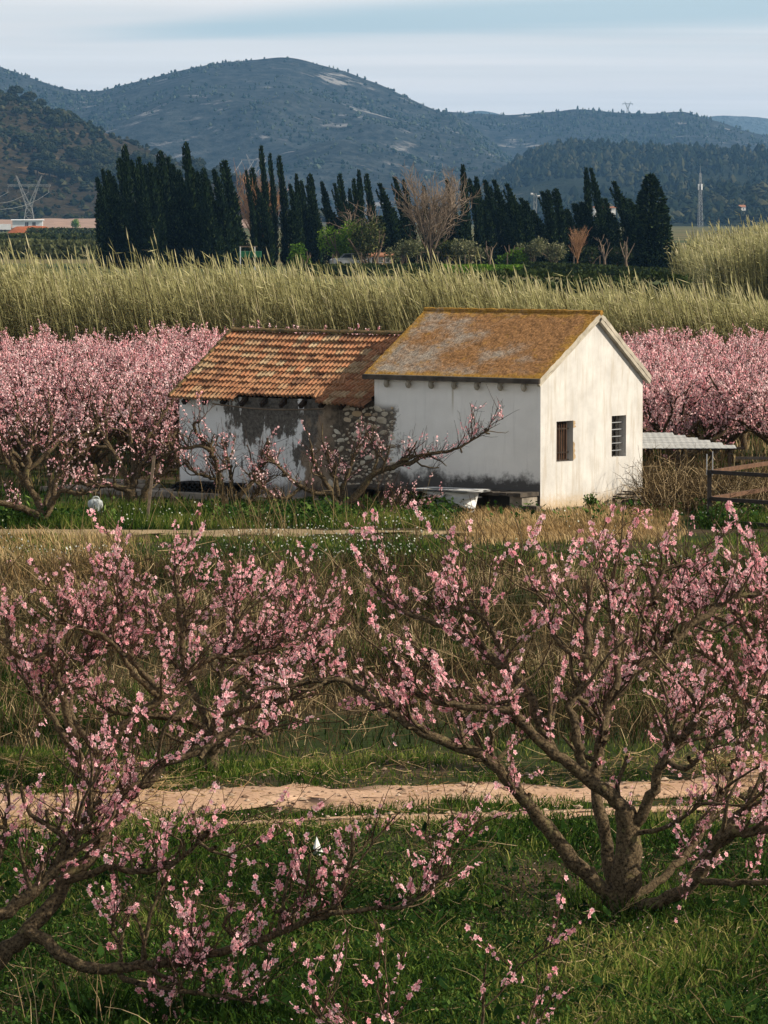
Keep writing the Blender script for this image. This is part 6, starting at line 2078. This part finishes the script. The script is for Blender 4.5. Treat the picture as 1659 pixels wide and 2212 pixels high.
def green_shelter():
    b0 = at(518, 575, 415)
    b0[2] = 0
    root = empty('green_shelter', b0, category='shelter', label='green-roofed low shelter on white posts below the russet bare tree')
    z1 = at(0, 545, 415)[2]
    G = Geo(); box2(G, (-0.1, 0, z1 - 0.5), (2.1, 2.0, z1 + 0.1)); G.build('roof', MGREENP, root)
    G = Geo(); box2(G, (-0.05, 0, z1 + 0.5), (1.75, 0.12, z1 + 0.62)); G.build('top_rail', MWOOD, root)
    for x in (0.06, 1.5):
        G = Geo(); beam(G, (x, -0.05, -0.2), (x, -0.05, z1 + 0.55), 0.10, 0.10); G.build('post', MWHITEP, root)
green_shelter()

# ------------------------------------------------------------------ the left distance: sheds, red earth, field, guardrail, pylons
def left_distance():
    # white corrugated shed on a bank of red earth
    simple = [(27, 92, 497, 475, 1680, 'long white shed with two dark windows below the pylon', 'white_shed', ((0.42, 0.22), (0.66, 0.22)))]
    for px0, px1, pyb, pye, Y, lab, nm, wins in simple:
        r = simple_house(px0, px1, pyb, pye, Y, MWHITEP, lab, 0.05, 0.4, wins, MWHITEP, nm, 0.05)
        r['category'] = 'shed'
    b = at(10, 500, 1600)
    r = empty('white_trailer', (b[0], b[1], 0), 0.1, category='trailer', label='white box trailer at the left edge below the hillside')
    w = 28 / F * 1600; h = at(0, 484, 1600)[2]
    G = Geo(); box2(G, (-w / 2 - 1, 0, 0.9), (w / 2, 2.4, h)); G.build('box', MWHITEP, r)
    G = Geo(); box2(G, (-w / 2 - 1, 0.1, 0.5), (w / 2, 2.3, 0.88)); G.build('chassis', MDARKSTEEL, r)
    for x in (-1.2, 0.2):
        G = Geo(); tubes(G, np.array([(x, -0.05, 0.5), (x, 0.3, 0.5)]), np.full(2, 0.5), 12, cap=True); G.build('wheel', MBLACK, r)
    # red earth heap
    b = at(66, 508, 1500)
    n = 24; m = 10
    G = Geo()
    xs = np.linspace(-8.5, 8.5, n); vs = np.linspace(0, 1, m)
    V = np.stack([np.stack([xs, -3 + 8 * v + 0 * xs, (0.2 + 2.6 * math.sin(PI * min(1, v * 0.9)) ) * np.clip((1 - (np.abs(xs) / 8.6) ** 4), 0, 1) * (0.8 + 0.4 * fbm(xs * 0.4, np.full(n, v * 4), 5, 3)) - 0.15], 1) for v in vs])
    G.add(V, grid_faces(m, n)[:, ::-1])
    o = G.build('earth_heap', MEARTH, smooth=True, category='earth heap', label='heap of red-brown earth in front of the long white shed'); o.location = (b[0], b[1], 0)
    # pink ploughed field at the foot of the hillside
    n = 60
    G = Geo()
    xs = np.linspace(-300, -60, n)
    V = np.stack([np.stack([xs * (Y / 2180), np.full(n, Y), np.full(n, z) + zz], 1) for Y, z, zz in ((2120, 0.3, 0), (2150, 3.2, 0.9 * fbm(xs * 0.06, xs * 0, 3, 3)), (2240, 4.2, 1.6 * fbm(xs * 0.08, xs * 0 + 5, 4, 3)), (2300, 0, 0))])
    G.add(V, grid_faces(4, n)[:, ::-1])
    G.build('ploughed_field', MPINKSOIL, smooth=True, kind='structure', label='pinkish ploughed field at the foot of the brown hillside')
    # lime green tree next to the pylon
    bush(165, 480, 474, 9, 2000, MLIME, 'small bright green tree beside the pylon foot', 260, 0.9, (0.3, 1.0), 'leafy_tree')
    # orange trees in rows on the terraces
    k = 0
    for row, (py, Y) in enumerate(((478, 2330), (470, 2400), (462, 2450))):
        for i in range(9):
            px = 108 + i * 12.5 + 3 * rng.normal() + row * 4
            p = at(px, py, Y)
            G = Geo(); leafclump(G, (0, 0, 1.7), (1.7, 1.7, 1.6), 120, 0.9, (0.0, 0.6))
            tubes(G, np.array([(0, 0, -3), (0, 0, 1.5)]), np.array([0.3, 0.25]), 5, 0.0)
            o = G.build('orange_tree', MDARKLEAF, category='tree', group='round orange trees on the terraces', label=f'round dark orange tree, {ordinal(i)} from the left in the {("lowest", "middle", "uppermost")[row]} terrace row')
            o.location = p
    # guardrail
    a = at(128, 508, 1250); c = at(212, 500, 1330)
    r = empty('guardrail', (a[0], a[1], 0), category='guardrail', label='long pale guardrail of the road at the left before the cypresses')
    dx, dy = c[0] - a[0], c[1] - a[1]
    dz0, dz1 = at(128, 505, 1250)[2], at(212, 497, 1330)[2]
    G = Geo(); beam(G, (0, 0, dz0), (dx, dy, dz1), 0.2, 1.0); G.build('rail', MWHITEP, r)
    for t in np.linspace(0, 1, 8):
        G = Geo(); z = dz0 + (dz1 - dz0) * t
        beam(G, (dx * t, dy * t + 0.3, -0.3), (dx * t, dy * t + 0.3, z), 0.25, 0.25); G.build('post', MSTEEL, r)
left_distance()

MPYLON = simple_mat('dull_zinc', (0.22, 0.225, 0.22), 0.7, 0.3, 1, 0.05, 0.003)
def lattice(G, P, Q, n, r):
    """cross-braced panel between two legs P->Q given as (start,end) pairs"""
    (a0, a1), (b0, b1) = P, Q
    for i in range(n):
        t0, t1 = i / n, (i + 1) / n
        A0, A1 = a0 + (a1 - a0) * t0, a0 + (a1 - a0) * t1
        B0, B1 = b0 + (b1 - b0) * t0, b0 + (b1 - b0) * t1
        tubes(G, np.array([[A0, B1], [B0, A1], [A1, B1]]), np.full((3, 2), r), 4)

def pylon(px, pyb, pyt, Y, label, wires=True, k=1.0, rz=0.0):
    """a cat-head transmission tower: waisted base, two spread horns and a cross arm"""
    b = at(px, pyb, Y); h = at(px, pyt, Y)[2] - b[2]
    root = empty('pylon', b, rz, category='pylon', label=label)
    r = 0.075 * k * h / 25
    V3 = lambda x, y, z: np.array([x * h, y * h, z * h])
    legs = []
    G = Geo()
    for sx in (-1, 1):
        for sy in (-1, 1):
            p = (V3(0.13 * sx, 0.10 * sy, -0.05), V3(0.05 * sx, 0.04 * sy, 0.42))
            legs.append(p)
            tubes(G, np.array([p]), np.full((1, 2), r * 1.5), 4)
    for i, j in ((0, 1), (2, 3), (0, 2), (1, 3)):
        lattice(G, legs[i], legs[j], 3, r)
    G.build('body', MPYLON, root)
    for s in (-1, 1):
        G = Geo()
        q = [(V3(0.05 * s, 0.04 * y, 0.42), V3(0.24 * s, 0.02 * y, 1.0)) for y in (-1, 1)] + [(V3(-0.03 * s, 0.04 * y, 0.42), V3(0.22 * s, 0.02 * y, 0.98)) for y in (-1, 1)]
        for a, c in q:
            tubes(G, np.array([[a, c]]), np.full((1, 2), r * 1.3), 4)
        lattice(G, q[0], q[2], 5, r * 0.8); lattice(G, q[1], q[3], 5, r * 0.8)
        G.build('horn', MPYLON, root)
    G = Geo()
    A = [(V3(-0.40, 0.02 * y, 0.80 + dz), V3(0.40, 0.02 * y, 0.80 + dz)) for y in (-1, 1) for dz in (0, 0.035)]
    for a, c in A: tubes(G, np.array([[a, c]]), np.full((1, 2), r), 4)
    lattice(G, A[0], A[1], 12, r * 0.7); lattice(G, A[2], A[3], 12, r * 0.7)
    G.build('cross_arm', MPYLON, root)
    for x in (-0.38, 0.0, 0.38):
        G = Geo(); tubes(G, np.array([[V3(x, 0, 0.80), V3(x - 0.02, 0, 0.70)]]), np.full((1, 2), r * 1.6), 5); G.build('insulator', MPYLON, root)
    return root, h, b

def wire(p, q, sag, label, r=0.035, n=24):
    t = np.linspace(0, 1, n)[:, None]
    P = np.asarray(p) * (1 - t) + np.asarray(q) * t
    P[:, 2] -= (4 * sag * t * (1 - t))[:, 0]
    G = Geo(); tubes(G, P, np.full(n, r), 4)
    return G.build('power_line', MPYLON, category='wire', label=label, group='power lines strung between the pylons')

def pylons():
    r, h, b = pylon(63, 496, 379, 2000, 'tall lattice pylon with spread horns in the fields at the left', k=1.0)
    side = ('outer left', 'middle', 'outer right')
    for i, x in enumerate((-0.38, 0, 0.38)):
        p = b + np.array([x * h, 0, 0.70 * h])
        wire(p, at(-60 + 30 * i, 424 + 14 * i, 1500), 2.0, f'{side[i]} power line running left from the near pylon', 0.06)
    r2, h2, b2 = pylon(548, 400, 333, 4200, 'thin lattice pylon half hidden above the russet bare tree', k=2.0)
    for i, (x0, y0) in enumerate(((460, 400), (490, 398), (500, 409))):
        p = b2 + np.array([(-0.38 + 0.38 * i) * h2, 0, 0.80 * h2])
        wire(p, at(x0, y0, 3500), 6.0, f'{side[i]} power line falling left from the pylon above the russet tree', 0.22)
    r3, h3, b3 = pylon(1356, 247, 219, 7600, 'tiny pylon on the skyline of the right-hand ridge', k=2.6)
pylons()

def mast():
    b = at(1512, 472, 2400); b[2] = 0
    h = at(1512, 358, 2400)[2]
    root = empty('telecom_mast', b, 0.3, category='mast', label='tall lattice telecom mast with white antenna panels on the right')
    G = Geo()
    w0, w1 = 1.9, 0.55
    legs = []
    for k in range(3):
        a = k * 2 * PI / 3
        p = (np.array([w0 * math.cos(a), w0 * math.sin(a), -1]), np.array([w1 * math.cos(a), w1 * math.sin(a), h * 0.88]))
        legs.append(p); tubes(G, np.array([p]), np.full((1, 2), 0.13), 5)
    for i in range(3): lattice(G, legs[i], legs[(i + 1) % 3], 11, 0.07)
    G.build('tower', MSTEEL, root)
    G = Geo(); tubes(G, np.array([[0, 0, h * 0.86], [0, 0, h]]), np.array([0.14, 0.06]), 5); G.build('rod', MSTEEL, root)
    for k in range(4):
        a = k * PI / 2 + 0.4
        G = Geo(); box(G, (1.3 * math.cos(a), 1.3 * math.sin(a), h * 0.655), (0.35, 0.2, 1.7), (-math.sin(a), math.cos(a), 0), (math.cos(a), math.sin(a), 0)); G.build('antenna', MWHITEP, root)
    # lighting mast among the cypresses
    b = at(1156, 500, 900); b[2] = 0
    h = at(1153, 418, 900)[2]
    root = empty('lamp_mast', b, category='mast', label='slim mast with two lamp heads rising between the right-hand cypresses')
    G = Geo(); lp = [(np.array([x, 0, -0.2]), np.array([x * 0.8, 0, h])) for x in (-0.35, 0.35)]
    for p in lp: tubes(G, np.array([p]), np.full((1, 2), 0.035), 4)
    lattice(G, lp[0], lp[1], 8, 0.018); G.build('pole', MSTEEL, root)
    for x in (-0.7, 0.75):
        G = Geo(); box(G, (x, -0.2, h - 0.1 - 0.5 * (x > 0)), (0.26, 0.15, 0.18), (1, 0, 0), (0, 0.9, 0.4), (0, -0.4, 0.9)); G.build('lamp_head', MWHITEP, root)
        G = Geo(); tubes(G, np.array([(0.25 * np.sign(x), 0, h - 0.3), (x, -0.1, h - 0.2 - 0.5 * (x > 0))]), np.full(2, 0.05), 4); G.build('arm', MSTEEL, root)
mast()
